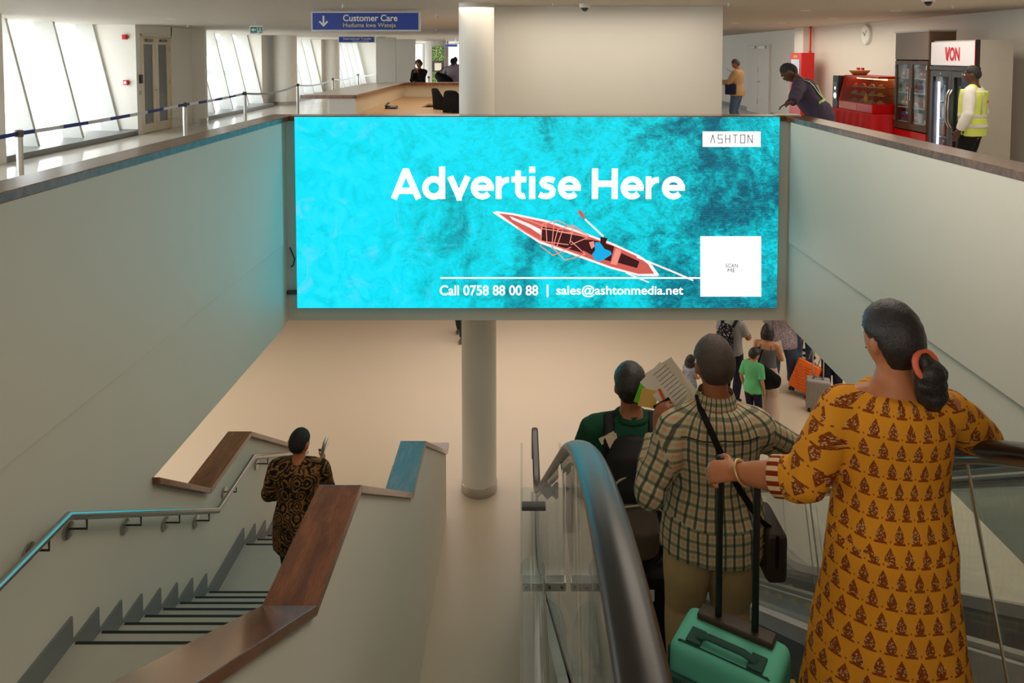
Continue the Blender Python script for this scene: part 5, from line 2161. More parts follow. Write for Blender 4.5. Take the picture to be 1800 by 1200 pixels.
part('base', MB().prism([(p.y - .1, .742), (p.y + .1, .742), (p.y + .1, .80), (p.y - .1, .76)], 'x', p.x - .12, p.x + .12), BLACK, ph, .01)
part('handset', MB().tube([(p.x - .09, p.y - .10, .80), (p.x - .085, p.y, .83), (p.x - .08, p.y + .11, .845)], [(.028, .022), (.018, .014), (.028, .022)], 10), BLACK, ph, smooth=True)
part('keypad', MB().obox((p.x + .04, p.y - .02, .785), (.05, 0, 0), (0, .06, .012), (0, 0, .004)), GREYP, ph)
def office_chair(label, x, y, rz):
    c = thing('office_chair', label, 'chair', (x, y, 0), rz=rz)
    k = dict(world_co=False)
    part('seat', MB().box(-.25, -.25, .42, .25, .25, .50), F_BLACK, c, .05, 3, 'auto', **k)
    me = remesh(MB().tube([(0, -.24, .52), (0, -.29, .75), (0, -.32, 1.0), (0, -.38, 1.14)], [(.22, .045), (.25, .05), (.23, .045), (.15, .035)], 24), .014, 3)
    for pp in me.polygons:
        pp.use_smooth = True
    link('backrest', me, F_BLACK, c)
    part('back_bar', MB().tube([(0, -.1, .40), (0, -.36, .44), (0, -.36, .75)], .02, 8), BLACK, c, smooth=True, **k)
    part('column', MB().cyl((0, 0, .08), (0, 0, .42), .03, 12), DARKSTEEL, c, **k)
    for i in range(5):
        a = i * 2 * pi / 5
        l = part('base_leg', MB().tube([(0, 0, .10), (.28 * math.cos(a), .28 * math.sin(a), .07)], [.025, .016], 8), BLACK, c, smooth=True, **k)
        part('castor', MB().ball((.28 * math.cos(a), .28 * math.sin(a), .03), .03, 10, 6), BLACK, l, smooth=True, **k)
    for sx in (-1, 1):
        part('armrest', MB().tube([(sx * .25, .1, .45), (sx * .29, .08, .66), (sx * .29, -.16, .68)], .018, 8), BLACK, c, smooth=True, **k)
office_chair('black office chair with high curved back turned away behind the round column', -1.42, 15.0, -1.0)
office_chair('second black office chair, lower and almost hidden by the round column', -1.15, 14.2, -.5)

# white partition boards and far-hall furniture
pt = thing('partition', 'tall white partition of two boards standing behind the counter', 'partition', (-4.1, 25.5, 0))
part('board', MB().box(-5.0, 25.4, 0, -4.32, 25.6, 2.42), WHITE, pt, .004)
part('board', MB().box(-4.31, 25.4, 0, -3.66, 25.6, 2.36), WHITE, pt, .004)
bn = thing('banner_stand', 'tall banner with green leaves and grey middle at the far end', 'banner', (-3.62, 33.0, 0))
part('panel', MB().box(-4.0, 33, .2, -3.45, 33.03, 2.2), DARKSTEEL, bn)
LEAFY = speckle_fabric('leaf_print', (60, 100, 50), (150, 180, 120), 14)
part('picture', MB().box(-3.98, 32.985, 1.55, -3.47, 33, 2.18), LEAFY, bn)
part('picture', MB().box(-3.98, 32.985, .25, -3.47, 33, 1.05), LEAFY, bn)
part('notice', MB().box(-3.88, 32.98, 1.12, -3.58, 32.995, 1.45), LETTER, bn)
part('foot', MB().box(-4.1, 32.8, 0, -3.35, 33.2, .2), DARKSTEEL, bn, .01)
for i, (x, y) in enumerate([(-4.25, 29), (-3.55, 28.2), (-3.0, 28.2), (-2.55, 28.6)]):
    belt_post(x, y, 1.0, ['white', 'pale'][0] + ' queue post far down the hall, ' + ['leftmost of four behind the woman in black', 'second of four', 'third of four', 'rightmost of four by the man in lilac'][i])

# ------------------------------------------------------------------ kiosk by the right wall
# drinks fridge
fr = thing('drinks_fridge', 'tall drinks fridge with two glass doors and red lettered white header', 'fridge', (6.55, 10.85, 0))
FX, FY0, FY1, FH = 6.30, 10.27, 11.42, 2.05
bx = MB()
bx.box(FX + .06, FY0, .06, FX + .52, FY0 + .03, FH)
part('side_panel', bx, GREYCAB, fr)
part('side_panel', MB().box(FX + .06, FY1 - .03, .06, FX + .52, FY1, FH), GREYCAB, fr)
part('back_panel', MB().box(FX + .49, FY0 + .03, .06, FX + .52, FY1 - .03, FH), GREYCAB, fr)
part('top_panel', MB().box(FX + .06, FY0 + .03, FH - .04, FX + .52, FY1 - .03, FH), GREYCAB, fr)
part('base', MB().box(FX + .04, FY0 + .03, 0, FX + .5, FY1 - .03, .16), DARKSTEEL, fr)
part('front_frame', MB().box(FX + .0, FY0, FH - .44, FX + .08, FY1, FH - .38), DARKSTEEL, fr, .004)
hd = part('header', MB().box(FX + .0, FY0 + .02, FH - .37, FX + .06, FY1 - .02, FH - .02), glow('lit_header', (220, 216, 220), .18), fr, .01)
fe = MB()
fe.box(FX - .004, FY0 + .012, FH - .38, FX + .03, FY0 + .022, FH - .01)
part('header_end', fe, RED, fr)
part('header_end', MB().box(FX + .0, FY0, FH - .40, FX + .06, FY0 + .012, FH), BLACK, fr)
RLET = plain('crimson_lettering', (206, 26, 52), .5)
def wall_text(txt, x, y0, z0, width, height, mat, parent, bold=.02):
    g = text_mb(txt, height=height, width=width, bold=bold)
    place(g, (x, y0, z0), (0, -1, 0), (0, 0, 1))
    return part('lettering', g, mat, parent)
hw_ = FY1 - FY0
# V with a split left stroke, then ON
vy = FY0 + hw_ * .66
vz = FH - .30
def vstroke(a, b, t):
    d = (V((b[0], b[1], 0)) - V((a[0], a[1], 0))).normalized()
    n_ = V((-d.y, d.x, 0)) * t / 2
    q = [V((*a, 0)) + n_, V((*b, 0)) + n_, V((*b, 0)) - n_, V((*a, 0)) - n_]
    part('lettering', MB().prism([(vy - v.x, vz + v.y) for v in q], 'x', FX - .006, FX), RLET, fr)
vstroke((.075, .0), (.125, .20), .030)
vstroke((.058, .02), (.02, .20), .014)
vstroke((.078, .06), (.05, .20), .014)
wall_text('ON', FX - .006, vy - .135, vz, .25, .20, RLET, fr, .03)
DOORG = glass('fridge_door_glass', (.86, .88, .88), .7)
for k in range(2):
    y0 = FY0 + .02 + k * (hw_ - .04) / 2
    y1 = y0 + (hw_ - .04) / 2 - .006
    f = MB()
    f.box(FX, y0, .17, FX + .05, y0 + .065, FH - .45)
    f.box(FX, y1 - .065, .17, FX + .05, y1, FH - .45)
    f.box(FX, y0 + .065, .17, FX + .05, y1 - .065, .30)
    f.box(FX, y0 + .065, FH - .54, FX + .05, y1 - .065, FH - .45)
    d = part('door', f, DARKSTEEL, fr, .004)
    part('door_glass', MB().box(FX + .02, y0 + .065, .30, FX + .026, y1 - .065, FH - .54), DOORG, d)
    ye = y1 - .03 if k == 0 else y0 + .03
    part('handle', MB().tube([(FX, ye, .78), (FX - .045, ye, .86), (FX - .05, ye, 1.05), (FX - .045, ye, 1.24), (FX, ye, 1.32)], [(.018, .014)] * 5, 10), STEEL, d, smooth=True)
    part('lock', MB().cyl((FX - .006, (y0 + y1) / 2, FH - .49), (FX, (y0 + y1) / 2, FH - .49), .014, 10), STEEL, d)
part('light_strip', MB().box(FX + .07, FY1 - .14, .45, FX + .09, FY1 - .11, FH - .62), glow('cold_led_strip', (214, 218, 255), 4.0), fr)
part('inner_liner', MB().box(FX + .475, FY0 + .035, .18, FX + .485, FY1 - .035, FH - .1), plain('fridge_liner', (196, 196, 204), .5), fr)
SHZ = [.32, .60, .88, 1.14]
for z in SHZ:
    part('shelf', MB().box(FX + .09, FY0 + .04, z - .012, FX + .47, FY1 - .04, z), STEEL, fr)
BCOL = [('cola red', (170, 24, 28)), ('orange', (226, 120, 30)), ('clear blue', (150, 180, 206)), ('bright green', (60, 190, 60)), ('amber', (170, 96, 40)), ('pale silver', (190, 192, 198))]
BM = [plain('bottle_' + n_.replace(' ', '_'), c_, .2) for n_, c_ in BCOL]
CAPM = plain('bottle_cap_white', (226, 226, 226), .4)
ORD = ['first', 'second', 'third', 'fourth', 'fifth', 'sixth', 'seventh']
protos = {}
def bottle(ci, x, y, z, h, label):
    key = (ci, h)
    if key not in protos:
        b = thing('drink_bottle', label, 'bottle', (x, y, z), 'bottles in the drinks fridge')
        r = .032
        part('bottle_body', MB().lathe([(r * .9, 0), (r, .008), (r, h * .30), (r * .93, h * .36), (r, h * .42), (r, h * .62), (r * .45, h * .84), (r * .42, h * .92)], (0, 0, 0), 12), BM[ci], b, smooth=True, world_co=False)
        part('cap', MB().lathe([(r * .48, h * .92), (r * .48, h)], (0, 0, 0), 12), CAPM, b, world_co=False)
        protos[key] = b
        return b
    return dup(protos[key], (x, y, z), label)
rows = [(SHZ[0], [0, 0, 1, 0, 1, 1, 0], .22, 'bottom'), (SHZ[1], [4, 1, 1, 4, 1, 5, 4], .23, 'second'), (SHZ[2], [5, 2, 5, 2, 2, 3, 2], .22, 'third'), (SHZ[3], [2, 0, 5, 5, 3, 3, 2], .24, 'top')]
for z, cs, h, nm in rows:
    for i, ci in enumerate(cs):
        y = FY1 - .19 - i * .128
        bottle(ci, FX + .14, y, z, h, BCOL[ci][0] + ' drink bottle, ' + ORD[i] + ' from the left on the ' + nm + ' fridge shelf')
# brown snack cabinet
CY0, CY1, CH = 11.46, 12.50, 2.20
sc_ = thing('snack_cabinet', 'tall brown snack cabinet with two glass doors beside the drinks fridge', 'cabinet', (6.6, 12, 0))
part('side_panel', MB().box(FX + .02, CY0, 0, FX + .42, CY0 + .03, CH), BROWNCAB, sc_, .003)
part('side_panel', MB().box(FX + .02, CY1 - .03, 0, FX + .42, CY1, CH), BROWNCAB, sc_, .003)
part('back_panel', MB().box(FX + .40, CY0 + .03, 0, FX + .42, CY1 - .03, CH), plain('red_brown_back', (96, 34, 28), .5), sc_)
part('top_panel', MB().box(FX - .01, CY0 - .01, CH, FX + .43, CY1 + .01, CH + .025), STEEL, sc_)
part('header_panel', MB().box(FX + .0, CY0 + .02, 1.76, FX + .02, CY1 - .02, CH), plain('taupe_header', (128, 112, 100), .4), sc_)
for k in range(2):
    y0 = CY0 + .02 + k * .5
    f = MB()
    f.box(FX, y0, .62, FX + .03, y0 + .05, 1.74)
    f.box(FX, y0 + .45, .62, FX + .03, y0 + .5, 1.74)
    f.box(FX, y0 + .05, .62, FX + .03, y0 + .45, .72)
    f.box(FX, y0 + .05, 1.68, FX + .03, y0 + .45, 1.74)
    d = part('door', f, BROWNCAB, sc_, .002)
    part('door_glass', MB().box(FX + .012, y0 + .05, .72, FX + .016, y0 + .45, 1.68), DOORG, d)
    part('handle', MB().box(FX - .02, y0 + (.02 if k else .465), 1.1, FX, y0 + (.035 if k else .48), 1.3), STEEL, d)
    part('red_panel', MB().box(FX, y0 + .01, .05, FX + .02, y0 + .49, .60), RED, sc_, .002)
    for z in (.75, 1.6):
        part('hinge', MB().box(FX - .012, y0 + (0 if k == 0 else .47), z, FX, y0 + (.03 if k == 0 else .5), z + .07), STEEL, d)
CZs = [.74, .98, 1.22, 1.46]
for z in CZs:
    part('shelf', MB().box(FX + .04, CY0 + .03, z - .015, FX + .40, CY1 - .03, z), FRAMEW, sc_)
SN = [('white and red box', (214, 60, 60)), ('blue and white box', (90, 130, 196)), ('yellow crisp bag', (214, 160, 60)), ('white paper box', (220, 214, 206)), ('brown snack bag', (150, 92, 50)), ('red packet', (196, 36, 30))]
SM = [plain('packet_' + n_.replace(' ', '_'), c_, .45) for n_, c_ in SN]
lay = [(0, [1, 1, 0, 0, 3, 1, 0], 'lowest'), (1, [2, 2, 4, 2, 4, 3, 3], 'second'), (2, [3, 0, 4, 4, 1, 3, 0], 'third'), (3, [0, 3, 3, 3, 5, 2, 5], 'top')]
sp_ = {}
for r_, cs, nm in lay:
    for i, ci in enumerate(cs):
        y = CY1 - .10 - i * .135
        lab = SN[ci][0] + ', ' + ORD[i] + ' from the left on the ' + nm + ' shelf of the brown cabinet'
        if ci in sp_:
            dup(sp_[ci], (FX + .16, y, CZs[r_]), lab)
            continue
        t = thing('snack_packet', lab, 'packet', (FX + .16, y, CZs[r_]), 'packets in the brown snack cabinet')
        if ci in (2, 4, 5):
            part('bag', MB().add([(-.03, -.05, 0), (.03, -.05, 0), (.03, .05, 0), (-.03, .05, 0), (-.045, -.058, .08), (.045, -.058, .08), (.045, .058, .08), (-.045, .058, .08), (-.006, -.055, .17), (.006, -.055, .17), (.006, .055, .17), (-.006, .055, .17)],
                                [(3, 2, 1, 0), (0, 1, 5, 4), (1, 2, 6, 5), (2, 3, 7, 6), (3, 0, 4, 7), (4, 5, 9, 8), (5, 6, 10, 9), (6, 7, 11, 10), (7, 4, 8, 11), (8, 9, 10, 11)]), SM[ci], t, .004, world_co=False)
        else:
            part('carton', MB().box(-.05, -.055, 0, .05, .055, .15), SM[ci], t, .003, world_co=False)
        part('print_band', MB().box(-.052, -.045, .05, -.048, .045, .09), [PAPER, RED, LETTER][ci % 3], t, world_co=False)
        sp_[ci] = t
# table under a red cloth
TX0, TX1, TY0, TY1 = 5.95, 6.72, 12.56, 14.35
TZ = .82
tb = thing('kiosk_table', 'folding table hidden under a red cloth beside the snack cabinet', 'table', ((TX0 + TX1) / 2, 13.5, 0))
part('tabletop', MB().box(TX0 + .02, TY0 + .02, TZ - .04, TX1 - .02, TY1 - .02, TZ - .006), CREAM, tb)
for x in (TX0 + .08, TX1 - .08):
    for y in (TY0 + .08, TY1 - .08):
        part('leg', MB().cyl((x, y, 0), (x, y, TZ - .04), .018, 10), DARKSTEEL, tb)
cl = MB()
N = 90
per = 2 * ((TX1 - TX0) + (TY1 - TY0))
def peri(s):
    s = s % per
    for (a, b) in (((TX0, TY0), (TX1, TY0)), ((TX1, TY0), (TX1, TY1)), ((TX1, TY1), (TX0, TY1)), ((TX0, TY1), (TX0, TY0))):
        L = math.hypot(b[0] - a[0], b[1] - a[1])
        if s <= L:
            d = ((b[0] - a[0]) / L, (b[1] - a[1]) / L)
            return a[0] + d[0] * s, a[1] + d[1] * s, d[1], -d[0]
        s -= L
    return TX0, TY0, 0, -1
for lev, (z, out) in enumerate([(TZ, 0), (TZ - .03, .012), (TZ - .35, .03), (.04, .07)]):
    for i in range(N):
        x, y, nx, ny = peri(per * i / N)
        w_ = out * (1 + .6 * math.sin(i * 1.35) + .4 * math.sin(i * .6))
        cl.v.append(V((x + nx * w_, y + ny * w_, z)))
for lev in range(3):
    for i in range(N):
        j = (i + 1) % N
        cl.f.append((lev * N + i, lev * N + j, (lev + 1) * N + j, (lev + 1) * N + i))
cl.f.append(tuple(range(N)))
o = part('tablecloth', cl, REDCLOTH, None, smooth='auto')
tag(o, 'red cloth draped to the floor over the kiosk table', 'tablecloth')
# heated pastry display
dsx0, dsx1, dy0, dy1 = 6.02, 6.62, 12.68, 14.02
dp = thing('pastry_display', 'red heated glass display of pastries on the red cloth', 'display', (6.3, 13.3, TZ))
part('base', MB().box(dsx0, dy0, TZ + .002, dsx1, dy1, TZ + .16), RED, dp, .01)
part('base_badge', MB().box(dsx0 - .004, dy1 - .75, TZ + .03, dsx0, dy1 - .06, TZ + .13), plain('orange_badge_print', (214, 110, 40), .4), dp)
part('top', MB().box(dsx0 + .1, dy0, TZ + .60, dsx1, dy1, TZ + .64), RED, dp, .006)
for y in (dy0, dy1 - .05):
    part('end_frame', MB().prism([(dsx0, TZ + .16), (dsx1, TZ + .16), (dsx1, TZ + .60), (dsx0 + .1, TZ + .60)], 'y', y, y + (.05 if y == dy0 else .05)), RED if y > 13 else GLASS, dp)
part('front_glass', MB().add([(dsx0 + .0, dy0, TZ + .16), (dsx0 + .0, dy1 - .05, TZ + .16), (dsx0 + .1, dy1 - .05, TZ + .60), (dsx0 + .1, dy0, TZ + .60), (dsx0 + .006, dy0, TZ + .16), (dsx0 + .006, dy1 - .05, TZ + .16), (dsx0 + .106, dy1 - .05, TZ + .60), (dsx0 + .106, dy0, TZ + .60)],
                            [(0, 1, 2, 3), (7, 6, 5, 4), (0, 4, 5, 1), (1, 5, 6, 2), (2, 6, 7, 3), (3, 7, 4, 0)]), GLASS, dp)
part('corner_post', MB().box(dsx1 - .04, dy0 - .004, TZ + .16, dsx1, dy0 + .03, TZ + .60), RED, dp)
part('back_panel', MB().box(dsx1 - .03, dy0 + .03, TZ + .16, dsx1 - .02, dy1 - .05, TZ + .6), plain('warm_mirror_back', (196, 150, 110), .2, .6), dp)
for z in (.29, .43):
    part('shelf', MB().box(dsx0 + .08, dy0 + .06, TZ + z, dsx1 - .04, dy1 - .06, TZ + z + .008), GLASS, dp)
part('heat_lamp', MB().cyl((dsx0 + .3, dy0 + .1, TZ + .585), (dsx0 + .3, dy1 - .1, TZ + .585), .012, 10), glow('heat_lamp_tube', (255, 190, 110), 9), dp)
PAST = plain('baked_pastry', (196, 120, 50), .5, var=.25, nscale=20, bump=.3)
pp_ = None
for zi, z in enumerate((.165, .30, .44)):
    for i in range(7):
        y = dy0 + .14 + i * .165
        x = dsx0 + .22 + .07 * (i % 2)
        lab = 'golden pastry, ' + ORD[6 - i] + ' from the left on the ' + ('bottom', 'middle', 'top')[zi] + ' level of the heated display'
        if pp_ is None:
            pp_ = thing('pastry', lab, 'pastry', (x, y, TZ + z), 'pastries in the heated display')
            me = remesh(MB().tube([(-.02, -.055, .022), (.005, -.02, .03), (.005, .02, .03), (-.02, .055, .022)], [(.018, .016), (.03, .028), (.03, .028), (.018, .016)], 12), .006, 2)
            link('crust', me, PAST, pp_)
            part('tray_paper', MB().box(-.05, -.07, 0, .05, .07, .003), PAPER, pp_, world_co=False)
        else:
            dup(pp_, (x, y, TZ + z), lab, rz=random.uniform(-.5, .5))
yb_ = thing('mustard_bottle', 'yellow sauce bottle inside the heated display', 'bottle', (dsx0 + .16, 13.25, TZ + .165))
part('bottle_body', MB().lathe([(.03, 0), (.034, .01), (.034, .11), (.012, .14), (.006, .17)], (0, 0, 0), 14), plain('yellow_squeeze_plastic', (230, 180, 40), .4), yb_, smooth=True, world_co=False)
part('nozzle', MB().lathe([(.007, .165), (.003, .19)], (0, 0, 0), 8), RED, yb_, world_co=False)
# coffee machine
cm_ = thing('coffee_machine', 'narrow black coffee machine with lit cup picture on the red cloth', 'coffee machine', (6.3, 14.2, TZ))
part('case', MB().box(6.02, 14.06, TZ + .002, 6.5, 14.30, TZ + .62), BLACK, cm_, .01)
part('screen_panel', MB().box(6.012, 14.08, TZ + .16, 6.02, 14.28, TZ + .50), plain('dark_screen_glass', (20, 16, 20), .1), cm_)
part('cup_picture', MB().lathe([(.0, -.004), (.055, -.004), (.055, .0), (.0, .0)], (6.012, 14.17, TZ + .24), 18, 'x'), glow('lit_cup', (240, 226, 240), 1.6), cm_)
part('cup_picture', MB().lathe([(.0, -.004), (.03, -.004), (.03, .0), (.0, .0)], (6.012, 14.17, TZ + .38), 14, 'x'), bpy.data.materials['lit_cup'], cm_)
part('hopper', MB().box(6.1, 14.08, TZ + .52, 6.4, 14.28, TZ + .615), plain('grey_hopper', (110, 104, 104), .3), cm_, .01)
bk = thing('bread_basket', 'shallow wicker basket on top of the heated display', 'basket', (6.3, 13.85, TZ + .64))
part('bowl', MB().lathe([(.0, .002), (.12, .004), (.17, .06), (.185, .085), (.175, .085), (.16, .055), (.11, .015), (.0, .012)], (6.32, 13.83, TZ + .64), 24), plain('wicker', (206, 166, 112), .7, bump=.6, bscale=70), bk, smooth=True)
part('rim', MB().lathe([(.178, .08), (.19, .085), (.178, .092)], (6.32, 13.83, TZ + .64), 24), bpy.data.materials['wicker'], bk)
for i, (dx, dy) in enumerate(((0, .06), (.02, -.07))):
    t = thing('snack_packet', ['small red packet in the left half of the wicker basket', 'small red packet in the right half of the wicker basket'][i], 'packet', (6.32 + dx, 13.83 + dy, TZ + .70), 'red packets in the basket')
    part('carton', MB().box(-.02, -.035, -.045, .02, .035, .075), RED, t, .003, world_co=False)
    part('print_band', MB().box(-.022, -.03, .01, -.019, .03, .04), PAPER, t, world_co=False)
# hose cabinet, pipe, clock
hc = thing('hose_cabinet', 'tall red fire hose cabinet fixed to the right wall', 'fire cabinet', (7.1, 18.3, .4))
part('cabinet', MB().box(6.78, 17.95, .35, 7.10, 18.7, 1.88), RED, hc, .008)
part('window', MB().box(6.772, 18.05, 1.25, 6.782, 18.6, 1.72), plain('hose_window', (110, 106, 104), .1), hc)
part('badge', MB().box(6.772, 18.2, 1.76, 6.78, 18.45, 1.82), plain('gold_print', (214, 170, 60), .5), hc)
part('handle', MB().box(6.76, 18.05, .95, 6.78, 18.1, 1.1), STEEL, hc)
part('wall_bracket', MB().box(7.10, 18.05, .6, 7.12, 18.6, 1.6), RED, hc)
pi_ = thing('fire_pipe', 'thin red vertical fire pipe rising from the hose cabinet to the ceiling', 'pipe', (7.0, 18.05, 1.88))
part('pipe', MB().cyl((7.02, 18.02, 1.88), (7.02, 18.02, CEIL), .022, 12), RED, pi_, smooth='auto')
part('collar', MB().cyl((7.02, 18.02, 1.88), (7.02, 18.02, 1.92), .036, 12), RED, pi_)
part('collar', MB().cyl((7.02, 18.02, CEIL - .04), (7.02, 18.02, CEIL), .036, 12), RED, pi_)
pc = atX(1522, 61, 7.37)
ck = thing('wall_clock', 'round white wall clock above the red pastry display', 'clock', tuple(pc))
part('case', MB().lathe([(.205, .025), (.215, .0), (.215, -.04), (.19, -.055), (.18, -.04)], (7.385, pc.y, pc.z), 40, 'x'), LETTER, ck, smooth='auto')
part('dial', MB().lathe([(.0, -.035), (.185, -.035)], (7.385, pc.y, pc.z), 40, 'x'), PAPER, ck)
part('hour_hand', MB().obox((7.345, pc.y - .03, pc.z + .04), (.002, 0, 0), (0, .048, -.055), (0, .006, .006)), BLACK, ck)
part('minute_hand', MB().obox((7.343, pc.y + .04, pc.z + .02), (.002, 0, 0), (0, .065, .045), (0, .004, -.005)), BLACK, ck)
for i in range(12):
    a = i * pi / 6
    part('hour_mark', MB().obox((7.347, pc.y + .16 * math.sin(a), pc.z + .16 * math.cos(a)), (.001, 0, 0), (0, .004 * math.cos(a), -.004 * math.sin(a)), (0, .012 * math.sin(a), .012 * math.cos(a))), BLACK, ck)

# ------------------------------------------------------------------ people waiting on the lower floor
def on_floor(px, py):
    return tuple(atZ(px, py, FL))


# man with a backpack, his head hidden by the screen wall
l_ = on_floor(1284, 706)
q = Person('man with patterned black backpack and grey T-shirt, head cut off by the screen wall', l_, -.75, 1.70, sk=SK_B, head=(-.2, .25, 0),
           armL=((-.20, .30, 1.02), (-.6, -1, 0)), armR=((.16, .36, 1.05), (.6, -1, -.3)), vox=.013, fat=1.08)
qs = q.shirt(F_GREY, hem=.84, sleeve=.75, loose=.02)
q.trousers(F_NAVY)
q.shoes(F_BLACK)
q.hair('short', HAIR)
q.eyes()
pat = speckle_fabric('spotted_black_nylon', (26, 25, 28), (170, 170, 174), 40, .62)
bk_ = thing('backpack', 'black backpack with white specks on the man under the screen', 'backpack', tuple(q.w((0, -.2, 1.15))), rz=-.75)
me = remesh(MB().tube([(0, -.02, -.26), (0, -.035, -.1), (0, -.03, .08), (0, .0, .20)], [(.14, .08), (.155, .10), (.15, .09), (.11, .055)], 20), .012, 3)
for p in me.polygons:
    p.use_smooth = True
link('main_sack', me, pat, bk_)
me = remesh(MB().tube([(0, -.11, -.22), (0, -.125, -.12), (0, -.115, -.02)], [(.11, .04), (.12, .05), (.10, .035)], 18), .012, 2)
link('front_pocket', me, F_PACK, bk_)
for k in (-1, 1):
    part('shoulder_strap', strap_mb([(k * .10, .05, .20), (k * .12, .13, .30), (k * .12, .29, .27), (k * .12, .33, .12), (k * .15, .22, -.10)], .026, .007), F_PACK, bk_, smooth=True, world_co=False)

# woman with the bob and a large black shoulder bag
l_ = on_floor(1346, 742)
wb = Person('woman with black bob in strappy grey top and pale trousers reading documents', l_, -.55, 1.58, sk=SK_L, head=(.05, .3, 0),
            armL=((-.12, .34, 1.02), (-.7, -.8, -.4)), armR=((.14, .34, 1.04), (.7, -1, -.4)), vox=.011, hands={-1: dict(d=(-.3, 1, .3), n=(-.6, 0, .8), curl=.8), 1: dict(d=(.3, 1, .2), n=(.6, 0, .8), curl=.8)})
top_ = wb.shirt(F_SLEEVELESS, hem=.90, sleeve=.06, loose=.008, fold=.003, neck_z=1.335)
for k in (-1, 1):
    wb.raw('strap', strap_mb([wb.hit(wb.body, k * .085, z, f, .003) for z, f in ((1.27, -1), (1.33, -1), (1.38, -1), (1.39, 1), (1.33, 1))], .012, .003), F_SLEEVELESS)
wb.trousers(F_PALE, wide=.05, loose=.022)
wb.shoes(F_TAN)
wb.hair('full', HAIR, .026)
bob = MB()
for a in range(-8, 9):
    an = a / 8 * 1.75
    p0_ = wb.HM @ V((.080 * math.sin(an), -.088 * math.cos(an) - .004, .03))
    p1_ = wb.HM @ V((.090 * math.sin(an), -.096 * math.cos(an) + .004, -.125))
    bob.tube([p0_, p0_.lerp(p1_, .5) + (p0_ - wb.HM @ V((0, 0, 0))) * .08, p1_], [.024, .027, .016], 8)
wb._emit('hair_bob', bob, HAIR, .009, 3)
wb.eyes()
q = wb.w((-.02, -.15, .96))
sb = thing('shoulder_bag', 'large slouchy black shoulder bag on the back of the woman with the bob', 'bag', tuple(q), rz=-.55)
me = remesh(MB().tube([(-.22, -.03, .08), (-.10, -.07, -.02), (.08, -.07, -.10), (.22, -.03, -.12)], [(.10, .06), (.17, .09), (.18, .10), (.11, .06)], 20, side=(0, 0, 1)), .013, 3)
folds(me, .010, 9, 3)
for p in me.polygons:
    p.use_smooth = True
link('bag_body', me, F_BLACK, sb)
for k, dx in ((0, -.05), (1, .03)):
    part('strap', strap_mb([(-.10 + dx, -.04, .12), (-.06 + dx, .02, .30), (.02 + dx, .10, .40), (.06 + dx, .20, .32)], .012, .004), F_BLACK, sb, smooth=True, world_co=False)
q = wb.w((.0, .47, 1.07))
bk2 = thing('passports', 'dark red passports with white folded papers held by the woman with the bob', 'documents', tuple(q), rz=-.55)
part('passport', MB().obox((0, -.02, .0), (.05, 0, .01), (0, .055, .03), (0, 0, .008)), plain('maroon_cover', (104, 24, 30), .5), bk2, .002, world_co=False)
part('sheet', MB().obox((.06, .05, .06), (.05, 0, .03), (-.02, .04, .09), (0, .001, 0)), PAPER, bk2, world_co=False)
part('sheet', MB().obox((.08, .055, .06), (.05, 0, .045), (-.03, .04, .08), (0, .001, 0)), PAPER, bk2, world_co=False)

# boy in the green T-shirt
l_ = on_floor(1322, 752)
bo = Person('boy with black hair in mint green T-shirt standing beside the woman with the bob', l_, -.75, 1.26, sk=SK_L, head=(-.35, .25, 0), headk=1.18,
            armL=((-.23, .05, .86), (-.4, -1, 0)), armR=((.23, .05, .86), (.4, -1, 0)), vox=.013)
bo.shirt(F_TEE, hem=.80, sleeve=.85, loose=.026, flare=.01)
bo.trousers(F_NAVY)
bo.shoes(F_GREY)
bo.hair('short', HAIR, .024)
bo.eyes()
# toddler girl
l_ = on_floor(1212, 722)
gi = Person('toddler girl with wavy dark hair in pale checked top on the lower floor', l_, -1.0, .90, fat=1.15, sk=SK_L, head=(-.1, .1, 0), headk=1.45,
            armL=((-.18, .20, 1.02), (-.6, -1, -.3)), armR=((.10, .30, 1.02), (.8, -1, -.5)), vox=.016)
gi.shirt(F_GIRL, hem=.78, sleeve=.2, loose=.022, flare=.04)
gi.trousers(F_GREY, end=.6)
gi.shoes(F_PALE)
gi.hair('full', HAIR, .022)
cu = MB()
for i in range(16):
    an = -2.0 + 4.0 * i / 15
    r_ = .106
    base = gi.HM @ V((r_ * math.sin(an), -r_ * math.cos(an), -.02))
    cu.tube([base, base + V((.012 * math.sin(i * 2.1), .01, -.06)), base + V((-.014 * math.sin(i * 1.7), .0, -.13))], [.030, .032, .020], 8)
gi._emit('hair_curls', cu, HAIR, .012, 2)
gi.eyes()

# walking man in the small-print shirt and jeans
l_ = on_floor(1374, 686)
wm = Person('man in small-print grey shirt and jeans, upper body cut off by the screen wall', l_, -.45, 1.76, fat=1.15, sk=SK_B, lean=.05,
            footL=(-.12, -.10, .075), footR=(.14, .26, .075), vox=.013, belly=.04, armR=((.30, .15, .92), (.4, -1, 0)))
wm.shirt(F_FLORAL, hem=.78, sleeve=.9, loose=.03, flare=.015)
wm.trousers(F_JEANS, loose=.022, fold=.008)
wm.shoes(F_BLACK, LETTER)
wm.hair('short', HAIR)
wm.eyes()
# man in jeans behind him
l_ = on_floor(1412, 660)
w2 = Person('person in dark jacket and blue jeans half behind the man in the small-print shirt', l_, -.3, 1.72, sk=SK_B, footL=(-.10, -.12, .075), footR=(.12, .14, .075), vox=.014)
w2.shirt(F_NAVY, hem=.84, sleeve=1.9, loose=.02)
w2.trousers(F_JEANS)
w2.shoes(F_GREY, LETTER)
w2.hair('short', HAIR)
